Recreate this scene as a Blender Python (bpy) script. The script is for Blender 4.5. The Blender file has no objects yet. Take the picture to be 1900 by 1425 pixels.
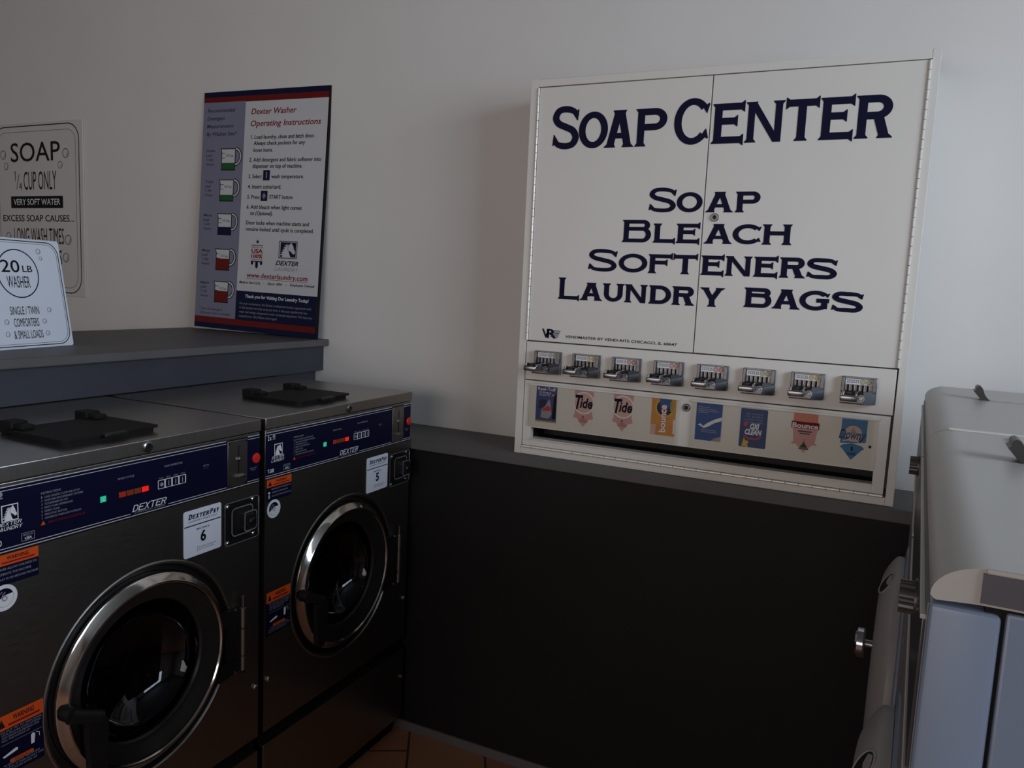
import bpy, bmesh, math, random
from mathutils import Vector, Matrix
random.seed(7)
scene = bpy.context.scene
col = scene.collection

# ------------------------------------------------------------------ camera
cam_d = bpy.data.cameras.new('camera'); cam = bpy.data.objects.new('camera', cam_d); col.objects.link(cam)
cam_d.sensor_fit = 'HORIZONTAL'; cam_d.sensor_width = 36.0; cam_d.lens = 1454.9 / 1900 * 36.0
cam_d.clip_start = 0.02
yaw, pitch, roll = math.radians(25.4157), math.radians(-7.0586), math.radians(2.6293)
fw = Vector((-math.sin(yaw) * math.cos(pitch), math.cos(yaw) * math.cos(pitch), math.sin(pitch)))
rt = Vector((math.cos(yaw), math.sin(yaw), 0)); up = rt.cross(fw)
rt2 = rt * math.cos(roll) + up * math.sin(roll); up2 = -rt * math.sin(roll) + up * math.cos(roll)
cam.matrix_world = Matrix(((rt2.x, up2.x, -fw.x, 2.6058), (rt2.y, up2.y, -fw.y, -2.3668), (rt2.z, up2.z, -fw.z, 1.5144), (0, 0, 0, 1)))
scene.camera = cam

# ------------------------------------------------------------------ world, daylight, exposure
world = bpy.data.worlds.new('sky'); scene.world = world; world.use_nodes = True
wn = world.node_tree.nodes
wn['Background'].inputs[0].default_value = (0.62, 0.75, 1.0, 1); wn['Background'].inputs[1].default_value = 0.35
scene.view_settings.view_transform = 'Standard'; scene.view_settings.look = 'None'
scene.view_settings.exposure = 0.0; scene.view_settings.gamma = 1.0
try: scene.view_settings.use_curve_mapping = False
except Exception: pass

def window_light(name, loc, rot, sx, sy, power, color):
    l = bpy.data.lights.new(name, 'AREA'); l.shape = 'RECTANGLE'; l.size = sx; l.size_y = sy
    l.energy = power; l.color = color
    o = bpy.data.objects.new(name, l); o.location = loc; o.rotation_euler = rot; col.objects.link(o)
    return o
R90 = math.pi / 2
# daylight in the window of the right wall (cool) and in the shop front behind the camera
window_light('daylight_right', (4.843, -1.944, 2.12), (0, R90, 0), 1.16, 2.11, 68, (0.755, 0.87, 1.0))
window_light('daylight_front', (1.11, -5.288, 1.672), (R90, 0, 0), 3.78, 1.33, 46, (1.0, 0.885, 0.80))

# ------------------------------------------------------------------ materials
def lin(c):
    c = c / 255.0
    return c / 12.92 if c <= 0.04045 else ((c + 0.055) / 1.055) ** 2.4
def srgb(r, g, b): return (lin(r), lin(g), lin(b))

MATS = {}
def mat(name, color, rough=0.5, metal=0.0, var=0.0, scale=20.0, bump=0.0, stretch=None, emit=None, estr=0.0, spec=0.5, coat=0.0, rvar=0.0):
    if name in MATS: return MATS[name]
    m = bpy.data.materials.new(name); m.use_nodes = True
    nt = m.node_tree; b = nt.nodes['Principled BSDF']
    b.inputs['Base Color'].default_value = (*color, 1); b.inputs['Roughness'].default_value = rough
    b.inputs['Metallic'].default_value = metal
    b.inputs['Specular IOR Level'].default_value = spec
    if coat: b.inputs['Coat Weight'].default_value = coat; b.inputs['Coat Roughness'].default_value = 0.08
    if emit: b.inputs['Emission Color'].default_value = (*emit, 1); b.inputs['Emission Strength'].default_value = estr
    if var or bump or rvar:
        tc = nt.nodes.new('ShaderNodeTexCoord'); mp = nt.nodes.new('ShaderNodeMapping'); nz = nt.nodes.new('ShaderNodeTexNoise')
        nt.links.new(tc.outputs['Object'], mp.inputs['Vector']); nt.links.new(mp.outputs['Vector'], nz.inputs['Vector'])
        nz.inputs['Scale'].default_value = scale; nz.inputs['Detail'].default_value = 4
        if stretch: mp.inputs['Scale'].default_value = stretch
        if var:
            rp = nt.nodes.new('ShaderNodeValToRGB')
            rp.color_ramp.elements[0].position = 0.3; rp.color_ramp.elements[1].position = 0.7
            rp.color_ramp.elements[0].color = (*[c * (1 - var) for c in color], 1); rp.color_ramp.elements[1].color = (*[min(1, c * (1 + var)) for c in color], 1)
            nt.links.new(nz.outputs['Fac'], rp.inputs['Fac']); nt.links.new(rp.outputs['Color'], b.inputs['Base Color'])
        if rvar:
            mr = nt.nodes.new('ShaderNodeMapRange'); mr.inputs['To Min'].default_value = max(0, rough - rvar); mr.inputs['To Max'].default_value = rough + rvar
            nt.links.new(nz.outputs['Fac'], mr.inputs['Value']); nt.links.new(mr.outputs['Result'], b.inputs['Roughness'])
        if bump:
            bp = nt.nodes.new('ShaderNodeBump'); bp.inputs['Strength'].default_value = bump; bp.inputs['Distance'].default_value = 0.002
            nt.links.new(nz.outputs['Fac'], bp.inputs['Height']); nt.links.new(bp.outputs['Normal'], b.inputs['Normal'])
    MATS[name] = m
    return m

wall_paint = mat('wall_paint', (0.74, 0.72, 0.70), 0.6, var=0.02, scale=3, bump=0.06)
ceiling_paint = mat('ceiling_paint', (0.12, 0.117, 0.115), 0.8, var=0.02, scale=4)
grey_paint = mat('grey_paint', (0.122, 0.116, 0.116), 0.5, var=0.06, scale=8, bump=0.05, spec=0.25)
wainscot_paint = mat('wainscot_paint', (0.0125, 0.0110, 0.0112), 0.55, var=0.08, scale=6, bump=0.05, spec=0.2)
partition_paint = mat('partition_paint', (0.042, 0.046, 0.062), 0.45, var=0.06, scale=8, bump=0.05)
base_vinyl = mat('base_vinyl', (0.13, 0.12, 0.12), 0.5, var=0.05)
cream_enamel = mat('cream_enamel', (0.74, 0.715, 0.67), 0.38, var=0.015, scale=5, bump=0.02)
hinge_steel = mat('hinge_steel', (0.78, 0.76, 0.72), 0.4, 0.3, var=0.05)
chrome = mat('chrome', (0.50, 0.50, 0.52), 0.16, 1.0, rvar=0.06, scale=60)
chrome_worn = mat('chrome_worn', (0.27, 0.27, 0.285), 0.26, 1.0, rvar=0.08, scale=80)
steel = mat('brushed_steel', (0.33, 0.32, 0.305), 0.34, 1.0, var=0.06, scale=30, stretch=(1, 1, 14), rvar=0.05)
steel_top = mat('brushed_steel_top', (0.36, 0.345, 0.33), 0.36, 1.0, var=0.06, scale=30, stretch=(1, 14, 1), rvar=0.05)
ring_steel = mat('polished_steel', (0.62, 0.60, 0.57), 0.13, 1.0, rvar=0.04, scale=40)
drum_steel = mat('drum_steel', (0.10, 0.10, 0.12), 0.35, 1.0, var=0.2, scale=40)
black_plastic = mat('black_plastic', (0.009, 0.009, 0.010), 0.4, var=0.1, scale=30, spec=0.3)
black_matte = mat('black_matte', (0.010, 0.009, 0.009), 0.6, var=0.1, scale=30, spec=0.15)
rubber = mat('black_rubber', (0.012, 0.011, 0.012), 0.3, var=0.1, scale=20)
dark_void = mat('dark_interior', (0.02, 0.018, 0.016), 0.7, var=0.1, scale=12)
navy = mat('navy_vinyl', (0.0035, 0.0040, 0.024), 0.4, var=0.04, spec=0.2)
navy_ink = mat('navy_ink', (0.0065, 0.0070, 0.030), 0.65, var=0.03, spec=0.12)
print_white = mat('print_white', (0.78, 0.79, 0.82), 0.45, var=0.01)
tag_white = mat('tag_white', (0.74, 0.77, 0.88), 0.5, var=0.01)
print_grey = mat('print_grey', (0.30, 0.31, 0.36), 0.45, var=0.02)
line_silver = mat('line_silver', (0.55, 0.56, 0.60), 0.4, var=0.02)
black_ink = mat('black_ink', (0.012, 0.010, 0.012), 0.65, var=0.05, spec=0.12)
grey_ink = mat('grey_ink', (0.07, 0.07, 0.08), 0.65, var=0.05, spec=0.12)
orange_vinyl = mat('orange_vinyl', (0.70, 0.085, 0.012), 0.4, var=0.03)
red_btn = mat('red_plastic', (0.62, 0.022, 0.015), 0.35, var=0.04, emit=(0.6, 0.02, 0.01), estr=0.02)
red_vinyl = mat('red_vinyl', (0.15, 0.009, 0.008), 0.5, var=0.03, spec=0.25)
green_print = mat('green_print', (0.020, 0.105, 0.030), 0.5, var=0.03, spec=0.25)
lavender = mat('lavender_print', (0.205, 0.21, 0.295), 0.45, var=0.02)
board_white = mat('board_white', (0.60, 0.61, 0.64), 0.42, var=0.015, scale=6)
board_navy = mat('board_navy', (0.006, 0.009, 0.042), 0.5, var=0.03, spec=0.2)
red_ink = mat('red_ink', (0.22, 0.010, 0.018), 0.65, var=0.03, spec=0.12)
lav_ink = mat('lavender_ink', (0.045, 0.045, 0.09), 0.65, var=0.03, spec=0.12)
load_paper = mat('load_sign_paper', (0.82, 0.87, 0.98), 0.55, var=0.012, scale=5)
sign_paper = mat('sign_paper', (0.64, 0.62, 0.61), 0.6, var=0.012, scale=5)
sign_edge = mat('sign_edge', (0.70, 0.69, 0.67), 0.6, var=0.02)
led_green = mat('led_green', (0.01, 0.20, 0.11), 0.4, var=0.02, emit=(0.01, 0.70, 0.36), estr=0.55, spec=0.2)
led_red = mat('led_red', (0.4, 0.01, 0.005), 0.4, var=0.02, emit=(1.0, 0.015, 0.008), estr=0.65, spec=0.2)
led_dim = mat('led_dim', (0.16, 0.030, 0.006), 0.4, var=0.05, emit=(0.5, 0.06, 0.01), estr=0.07)
led_dim_red = mat('led_dim_red', (0.22, 0.02, 0.006), 0.4, var=0.05, emit=(0.7, 0.04, 0.01), estr=0.12)
machine_blue_lit = mat('machine_enamel_blue_lit', (0.205, 0.255, 0.355), 0.33, var=0.012, scale=6, bump=0.015)  # neutral enamel with the blue light on its near faces put into the colour
cap_grey = mat('cap_grey_plastic', (0.46, 0.44, 0.415), 0.36, var=0.015, scale=6)
trim_dark = mat('dark_grey_trim', (0.085, 0.078, 0.095), 0.45, var=0.04)
tab_dark = mat('tab_dark_plastic', (0.030, 0.029, 0.030), 0.4, var=0.06)
panel_dark = mat('control_panel_dark', (0.05, 0.047, 0.052), 0.3, var=0.06)
front_warm_lit = mat('machine_enamel_warm_lit', (0.20, 0.195, 0.19), 0.45, var=0.03)  # same enamel on the front face, its warmer light put into the colour
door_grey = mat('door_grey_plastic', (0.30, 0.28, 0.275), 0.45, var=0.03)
knob_metal = mat('knob_metal', (0.10, 0.095, 0.095), 0.38, 0.6, var=0.05)
pink = mat('pink_print', (0.62, 0.31, 0.30), 0.45, var=0.03)
pale_pink = mat('pale_pink_print', (0.66, 0.42, 0.36), 0.45, var=0.03)
salmon = mat('salmon_print', (0.62, 0.20, 0.13), 0.45, var=0.03)
card_orange = mat('card_orange', (0.62, 0.25, 0.035), 0.45, var=0.10, scale=40)
card_blue = mat('card_blue', (0.004, 0.062, 0.27), 0.45, var=0.05)
card_blue2 = mat('card_blue_deep', (0.003, 0.036, 0.17), 0.45, var=0.05)
card_sky = mat('card_sky', (0.015, 0.17, 0.40), 0.45, var=0.05)
card_navy = mat('card_navy', (0.03, 0.045, 0.20), 0.45, var=0.1, scale=60)
yellow_print = mat('yellow_print', (0.65, 0.42, 0.04), 0.45, var=0.04)
olive_print = mat('olive_print', (0.33, 0.28, 0.06), 0.45, var=0.04)
card_red = mat('card_red', (0.50, 0.03, 0.03), 0.45, var=0.04)
coin_grey = mat('cast_coin_metal', (0.16, 0.16, 0.17), 0.34, 1.0, var=0.25, scale=160, rvar=0.1)
chrome_dull = mat('dull_chrome', (0.30, 0.31, 0.34), 0.30, 1.0, var=0.08, scale=60)
coin_pale = mat('coin_pale', (0.50, 0.46, 0.38), 0.5, var=0.05)
strip_metal = mat('strip_metal', (0.40, 0.40, 0.41), 0.3, 0.6, var=0.05)

def acrylic_mat():
    m = bpy.data.materials.new('clear_acrylic'); m.use_nodes = True; nt = m.node_tree
    nt.nodes.remove(nt.nodes['Principled BSDF']); out = nt.nodes['Material Output']
    t = nt.nodes.new('ShaderNodeBsdfTransparent'); t.inputs[0].default_value = (0.97, 0.97, 0.96, 1)
    g = nt.nodes.new('ShaderNodeBsdfGlossy'); g.inputs['Roughness'].default_value = 0.08
    fr = nt.nodes.new('ShaderNodeFresnel'); fr.inputs[0].default_value = 1.2
    mx = nt.nodes.new('ShaderNodeMixShader')
    nt.links.new(fr.outputs[0], mx.inputs[0]); nt.links.new(t.outputs[0], mx.inputs[1]); nt.links.new(g.outputs[0], mx.inputs[2]); nt.links.new(mx.outputs[0], out.inputs[0])
    return m
acrylic = acrylic_mat()
def door_glass_mat():
    m = bpy.data.materials.new('tinted_door_glass'); m.use_nodes = True; nt = m.node_tree
    nt.nodes.remove(nt.nodes['Principled BSDF']); out = nt.nodes['Material Output']
    t = nt.nodes.new('ShaderNodeBsdfTransparent'); t.inputs[0].default_value = (0.30, 0.30, 0.36, 1)
    g = nt.nodes.new('ShaderNodeBsdfGlossy'); g.inputs['Roughness'].default_value = 0.04; g.inputs[0].default_value = (0.9, 0.92, 1, 1)
    fr = nt.nodes.new('ShaderNodeFresnel'); fr.inputs[0].default_value = 1.45
    mx = nt.nodes.new('ShaderNodeMixShader')
    nt.links.new(fr.outputs[0], mx.inputs[0]); nt.links.new(t.outputs[0], mx.inputs[1]); nt.links.new(g.outputs[0], mx.inputs[2]); nt.links.new(mx.outputs[0], out.inputs[0])
    return m
door_glass = door_glass_mat()
def tile_mat():
    m = bpy.data.materials.new('red_brown_plank'); m.use_nodes = True; nt = m.node_tree; b = nt.nodes['Principled BSDF']
    tc = nt.nodes.new('ShaderNodeTexCoord'); mp = nt.nodes.new('ShaderNodeMapping'); br = nt.nodes.new('ShaderNodeTexBrick')
    mp.inputs['Rotation'].default_value = (0, 0, math.radians(60)); mp.inputs['Location'].default_value = (0.3, 0.015, 0)
    br.offset = 0.5; br.inputs['Scale'].default_value = 1.0; br.inputs['Brick Width'].default_value = 1.25; br.inputs['Row Height'].default_value = 0.249
    br.inputs['Mortar Size'].default_value = 0.004; br.inputs['Color1'].default_value = (0.46, 0.22, 0.13, 1); br.inputs['Color2'].default_value = (0.38, 0.17, 0.105, 1); br.inputs['Mortar'].default_value = (0.09, 0.05, 0.035, 1)
    nz = nt.nodes.new('ShaderNodeTexNoise'); nz.inputs['Scale'].default_value = 9
    mx = nt.nodes.new('ShaderNodeMix'); mx.data_type = 'RGBA'; mx.blend_type = 'MULTIPLY'; mx.inputs['Factor'].default_value = 0.35
    nt.links.new(tc.outputs['Object'], mp.inputs['Vector']); nt.links.new(mp.outputs['Vector'], br.inputs['Vector'])
    nt.links.new(br.outputs['Color'], mx.inputs['A']); nt.links.new(nz.outputs['Color'], mx.inputs['B']); nt.links.new(mx.outputs['Result'], b.inputs['Base Color'])
    b.inputs['Roughness'].default_value = 0.5
    return m
floor_tile = tile_mat()

# ------------------------------------------------------------------ mesh helpers
class Frame:
    """u to the right, v up, n out of a face"""
    def __init__(s, o, U, V):
        s.o = Vector(o); s.U = Vector(U).normalized(); s.V = Vector(V).normalized(); s.N = s.U.cross(s.V)
    def p(s, u, v, n=0.0): return s.o + s.U * u + s.V * v + s.N * n
FRONT = Frame((0, 0, 0), (1, 0, 0), (0, 0, 1))       # looks towards -Y
EAST = Frame((0, 0, 0), (0, 1, 0), (0, 0, 1))        # looks towards +X
WEST = Frame((0, 0, 0), (0, -1, 0), (0, 0, 1))       # looks towards -X
TOP = Frame((0, 0, 0), (1, 0, 0), (0, 1, 0))         # looks up

TEXT_CACHE = {}
def glyph_mesh(s, bold=0.0, shear=0.0, space=1.0):
    k = (s, bold, shear, space)
    if k in TEXT_CACHE: return TEXT_CACHE[k]
    cu = bpy.data.curves.new('text', 'FONT'); cu.body = s; cu.offset = bold; cu.shear = shear; cu.resolution_u = 3; cu.space_character = space
    ob = bpy.data.objects.new('text', cu)
    me = bpy.data.meshes.new_from_object(ob)
    vs = [(v.co.x, v.co.y) for v in me.vertices]; fs = [tuple(p.vertices) for p in me.polygons]
    fl = []
    for p in me.polygons: fl.append(tuple(p.vertices) if p.normal.z >= 0 else tuple(reversed(p.vertices)))
    bpy.data.objects.remove(ob); bpy.data.meshes.remove(me); bpy.data.curves.remove(cu)
    TEXT_CACHE[k] = (vs, fl)
    return TEXT_CACHE[k]
CAP = max(v[1] for v in glyph_mesh('H')[0])

class MB:
    def __init__(s): s.v = []; s.f = []; s.m = []; s.mats = []
    def mi(s, m):
        if m not in s.mats: s.mats.append(m)
        return s.mats.index(m)
    def add(s, vs, fs, m):
        b = len(s.v); i = s.mi(m); s.v += [tuple(v) for v in vs]
        for f in fs: s.f.append(tuple(b + k for k in f)); s.m.append(i)
        return s
    def box(s, F, u0, u1, v0, v1, n0, n1, m, bev=0.0, seg=2):
        vs = [F.p(u, v, n) for n in (n0, n1) for v in (v0, v1) for u in (u0, u1)]
        fs = [(0, 2, 3, 1), (4, 5, 7, 6), (0, 1, 5, 4), (2, 6, 7, 3), (0, 4, 6, 2), (1, 3, 7, 5)]
        if bev <= 0: return s.add(vs, fs, m)
        bm = bmesh.new(); bv = [bm.verts.new(v) for v in vs]
        for f in fs: bm.faces.new([bv[k] for k in f])
        bmesh.ops.bevel(bm, geom=bm.edges[:], offset=bev, segments=seg, profile=0.5, affect='EDGES')
        bm.verts.index_update()
        s.add([v.co.copy() for v in bm.verts], [[v.index for v in f.verts] for f in bm.faces], m); bm.free()
        return s
    def flat(s, F, pts, n, m): return s.add([F.p(u, v, n) for u, v in pts], [tuple(range(len(pts)))], m)
    def rect(s, F, u0, u1, v0, v1, n, m): return s.flat(F, [(u0, v0), (u1, v0), (u1, v1), (u0, v1)], n, m)
    def rrect_pts(s, u0, u1, v0, v1, r, k=6):
        out = []
        for cx, cy, a in ((u1 - r, v0 + r, -90), (u1 - r, v1 - r, 0), (u0 + r, v1 - r, 90), (u0 + r, v0 + r, 180)):
            for i in range(k + 1):
                t = math.radians(a + 90 * i / k); out.append((cx + r * math.cos(t), cy + r * math.sin(t)))
        return out
    def outline(s, F, pts_o, pts_i, n, m):
        N = len(pts_o)
        return s.add([F.p(*p, n) for p in pts_o] + [F.p(*p, n) for p in pts_i], [(i, (i + 1) % N, N + (i + 1) % N, N + i) for i in range(N)], m)
    def rring(s, F, u0, u1, v0, v1, r, w, n, m):
        return s.outline(F, s.rrect_pts(u0, u1, v0, v1, r), s.rrect_pts(u0 + w, u1 - w, v0 + w, v1 - w, max(r - w, .0005)), n, m)
    def ring(s, F, cu, cv, ro, ri, n, m, seg=32, sx=1.0):
        o = [(cu + sx * ro * math.cos(2 * math.pi * i / seg), cv + ro * math.sin(2 * math.pi * i / seg)) for i in range(seg)]
        i_ = [(cu + sx * ri * math.cos(2 * math.pi * i / seg), cv + ri * math.sin(2 * math.pi * i / seg)) for i in range(seg)]
        return s.outline(F, o, i_, n, m)
    def disc(s, F, cu, cv, r, n, m, seg=24, sx=1.0):
        return s.flat(F, [(cu + sx * r * math.cos(2 * math.pi * i / seg), cv + r * math.sin(2 * math.pi * i / seg)) for i in range(seg)], n, m)
    def prism(s, F, pts, n0, n1, m):
        N = len(pts)
        return s.add([F.p(*p, n0) for p in pts] + [F.p(*p, n1) for p in pts],
                     [tuple(reversed(range(N))), tuple(range(N, 2 * N))] + [(i, (i + 1) % N, N + (i + 1) % N, N + i) for i in range(N)], m)
    def lathe(s, F, cu, cv, prof, m, seg=48, closed=False):
        """profile [(radius, n)] turned about the n axis of F"""
        vs = []; fs = []; N = len(prof)
        for r, n in prof:
            for i in range(seg):
                a = 2 * math.pi * i / seg; vs.append(F.p(cu + r * math.cos(a), cv + r * math.sin(a), n))
        for j in range(N - 1 if not closed else N):
            k = (j + 1) % N
            for i in range(seg): fs.append((j * seg + i, j * seg + (i + 1) % seg, k * seg + (i + 1) % seg, k * seg + i))
        s.add(vs, fs, m)
        return s
    def cyl(s, p0, p1, r, m, seg=20, r1=None):
        p0 = Vector(p0); p1 = Vector(p1); d = (p1 - p0).normalized(); r1 = r if r1 is None else r1
        a = d.orthogonal().normalized(); b = d.cross(a)
        vs = [p0 + (a * math.cos(t) + b * math.sin(t)) * r for t in [2 * math.pi * i / seg for i in range(seg)]]
        vs += [p1 + (a * math.cos(t) + b * math.sin(t)) * r1 for t in [2 * math.pi * i / seg for i in range(seg)]]
        return s.add(vs, [tuple(reversed(range(seg))), tuple(range(seg, 2 * seg))] + [(i, (i + 1) % seg, seg + (i + 1) % seg, seg + i) for i in range(seg)], m)
    def text(s, F, string, u0, u1, v0, v1, n, m, bold=0.0, shear=0.0, space=1.0):
        """baseline at v0, capital height up to v1, width fitted to u0..u1"""
        vs, fs = glyph_mesh(string, bold, shear, space)
        if not vs: return s
        x0 = min(v[0] for v in vs); x1 = max(v[0] for v in vs)
        sx = (u1 - u0) / (x1 - x0); sy = (v1 - v0) / CAP
        return s.add([F.p(u0 + (x - x0) * sx, v0 + y * sy, n) for x, y in vs], fs, m)
    def stroke(s, F, pts, w, n, m):
        """flat line of width w through pts"""
        P = [Vector((p[0], p[1])) for p in pts]; L = []; Rr = []
        for i, p in enumerate(P):
            a = P[max(i - 1, 0)]; b = P[min(i + 1, len(P) - 1)]; t = (b - a).normalized(); nn = Vector((-t.y, t.x)) * (w / 2)
            L.append(p + nn); Rr.append(p - nn)
        N = len(P)
        return s.add([F.p(q.x, q.y, n) for q in L + Rr], [(N + i, N + i + 1, i + 1, i) for i in range(N - 1)], m)
    def build(s, name, parent=None, angle=21):
        me = bpy.data.meshes.new(name); me.from_pydata(s.v, [], s.f)
        for m in s.mats: me.materials.append(m)
        for p, i in zip(me.polygons, s.m): p.material_index = i; p.use_smooth = True
        me.update()
        try: me.set_sharp_from_angle(angle=math.radians(angle))
        except Exception: pass
        o = bpy.data.objects.new(name, me); col.objects.link(o)
        if parent is not None: o.parent = parent
        return o

K = 1.111
def thing(name, label, cat, group=None, loc=(0, 0, 0), rot=None, mw=None, k=1.0):
    o = bpy.data.objects.new(name, None); col.objects.link(o); o.empty_display_size = 0.1
    if mw is not None: o.matrix_world = mw
    else:
        o.location = loc
        if rot: o.rotation_euler = rot
    if k != 1.0: o.scale = (k, k, k)
    o['label'] = label; o['category'] = cat
    if group: o['group'] = group
    return o
def lab(o, t): o['label'] = t; return o
def struct(o): o['kind'] = 'structure'; return o

# ------------------------------------------------------------------ room
X0, X1, Y0, H = -3.8, 4.9, -5.33, 3.0
b = MB(); b.box(TOP, X0 - .1, X1 + .1, Y0 - .1, 0.1, -0.1, 0.0, floor_tile); struct(b.build('floor'))
b = MB(); b.box(TOP, X0 - .1, X1 + .1, Y0 - .1, 0.1, H, H + .1, ceiling_paint); struct(b.build('ceiling'))
b = MB(); b.box(FRONT, X0 - .1, X1 + .1, 0, H, -0.1, 0.0, wall_paint); struct(b.build('wall_back'))
b = MB(); b.box(EAST, Y0, 0, 0, H, X0 - .1, X0, wall_paint); struct(b.build('wall_left'))
def wall_with_opening(F, a0, a1, o0, o1, z0, z1, n0, n1):
    b = MB()
    b.box(F, a0, o0, 0, H, n0, n1, wall_paint); b.box(F, o1, a1, 0, H, n0, n1, wall_paint)
    b.box(F, o0, o1, 0, z0, n0, n1, wall_paint); b.box(F, o0, o1, z1, H, n0, n1, wall_paint)
    return b
struct(wall_with_opening(EAST, Y0, 0, -3.04, -0.85, 1.50, 2.72, X1, X1 + .1).build('wall_right'))
struct(wall_with_opening(FRONT, X0, X1, -0.82, 3.04, 0.98, 2.36, -Y0, -Y0 + .1).build('wall_front'))
def win(F, o0, o1, z0, z1, n0, n1, k, name):
    b = MB(); t = 0.04
    b.box(F, o0, o1, z0, z0 + t, n0, n1, black_matte); b.box(F, o0, o1, z1 - t, z1, n0, n1, black_matte)
    for i in range(k + 1):
        x = o0 + (o1 - o0 - t) * i / k; b.box(F, x, x + t, z0, z1, n0, n1, black_matte)
    struct(b.build(name))
win(EAST, -3.04, -0.85, 1.50, 2.72, 4.785, 4.83, 3, 'window_1')
win(FRONT, -0.82, 3.04, 0.98, 2.36, 5.225, 5.27, 4, 'window_2')

# dark half-height wall below the ledge, the ledge itself and the cove base
b = MB(); b.box(FRONT, 0.66, X1, 0.0, 0.9758, 0.0, 0.2284, wainscot_paint); struct(b.build('trim_1'))
b = MB(); b.box(FRONT, 0.66, X1, 0.9758, 1.0112, 0.0, 0.2394, grey_paint, 0.003); struct(b.build('trim_2'))
b = MB(); b.box(FRONT, 0.66, X1, 0.0, 0.032, 0.2284, 0.2380, base_vinyl, 0.002); struct(b.build('baseboard_back'))
# half-height partition behind the washers with its shelf
b = MB()
b.box(EAST, -4.6, -0.001, 0.0, 1.2617, 0.0, 0.2436, partition_paint)
b.box(EAST, -0.240, -0.001, 0.60, 1.2617, 0.2436, 0.648, partition_paint)
b.box(EAST, -4.6, -0.240, 1.1665, 1.2617, 0.2436, 0.648, partition_paint)
b.box(EAST, -4.6, -0.001, 1.1682, 1.2617, 0.60, 0.685, partition_paint)
struct(b.build('wall_partition'))
b = MB(); b.box(EAST, -4.6, -0.001, 1.2617, 1.2870, -0.011, 0.711, grey_paint, 0.004); struct(b.build('trim_3'))

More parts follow.
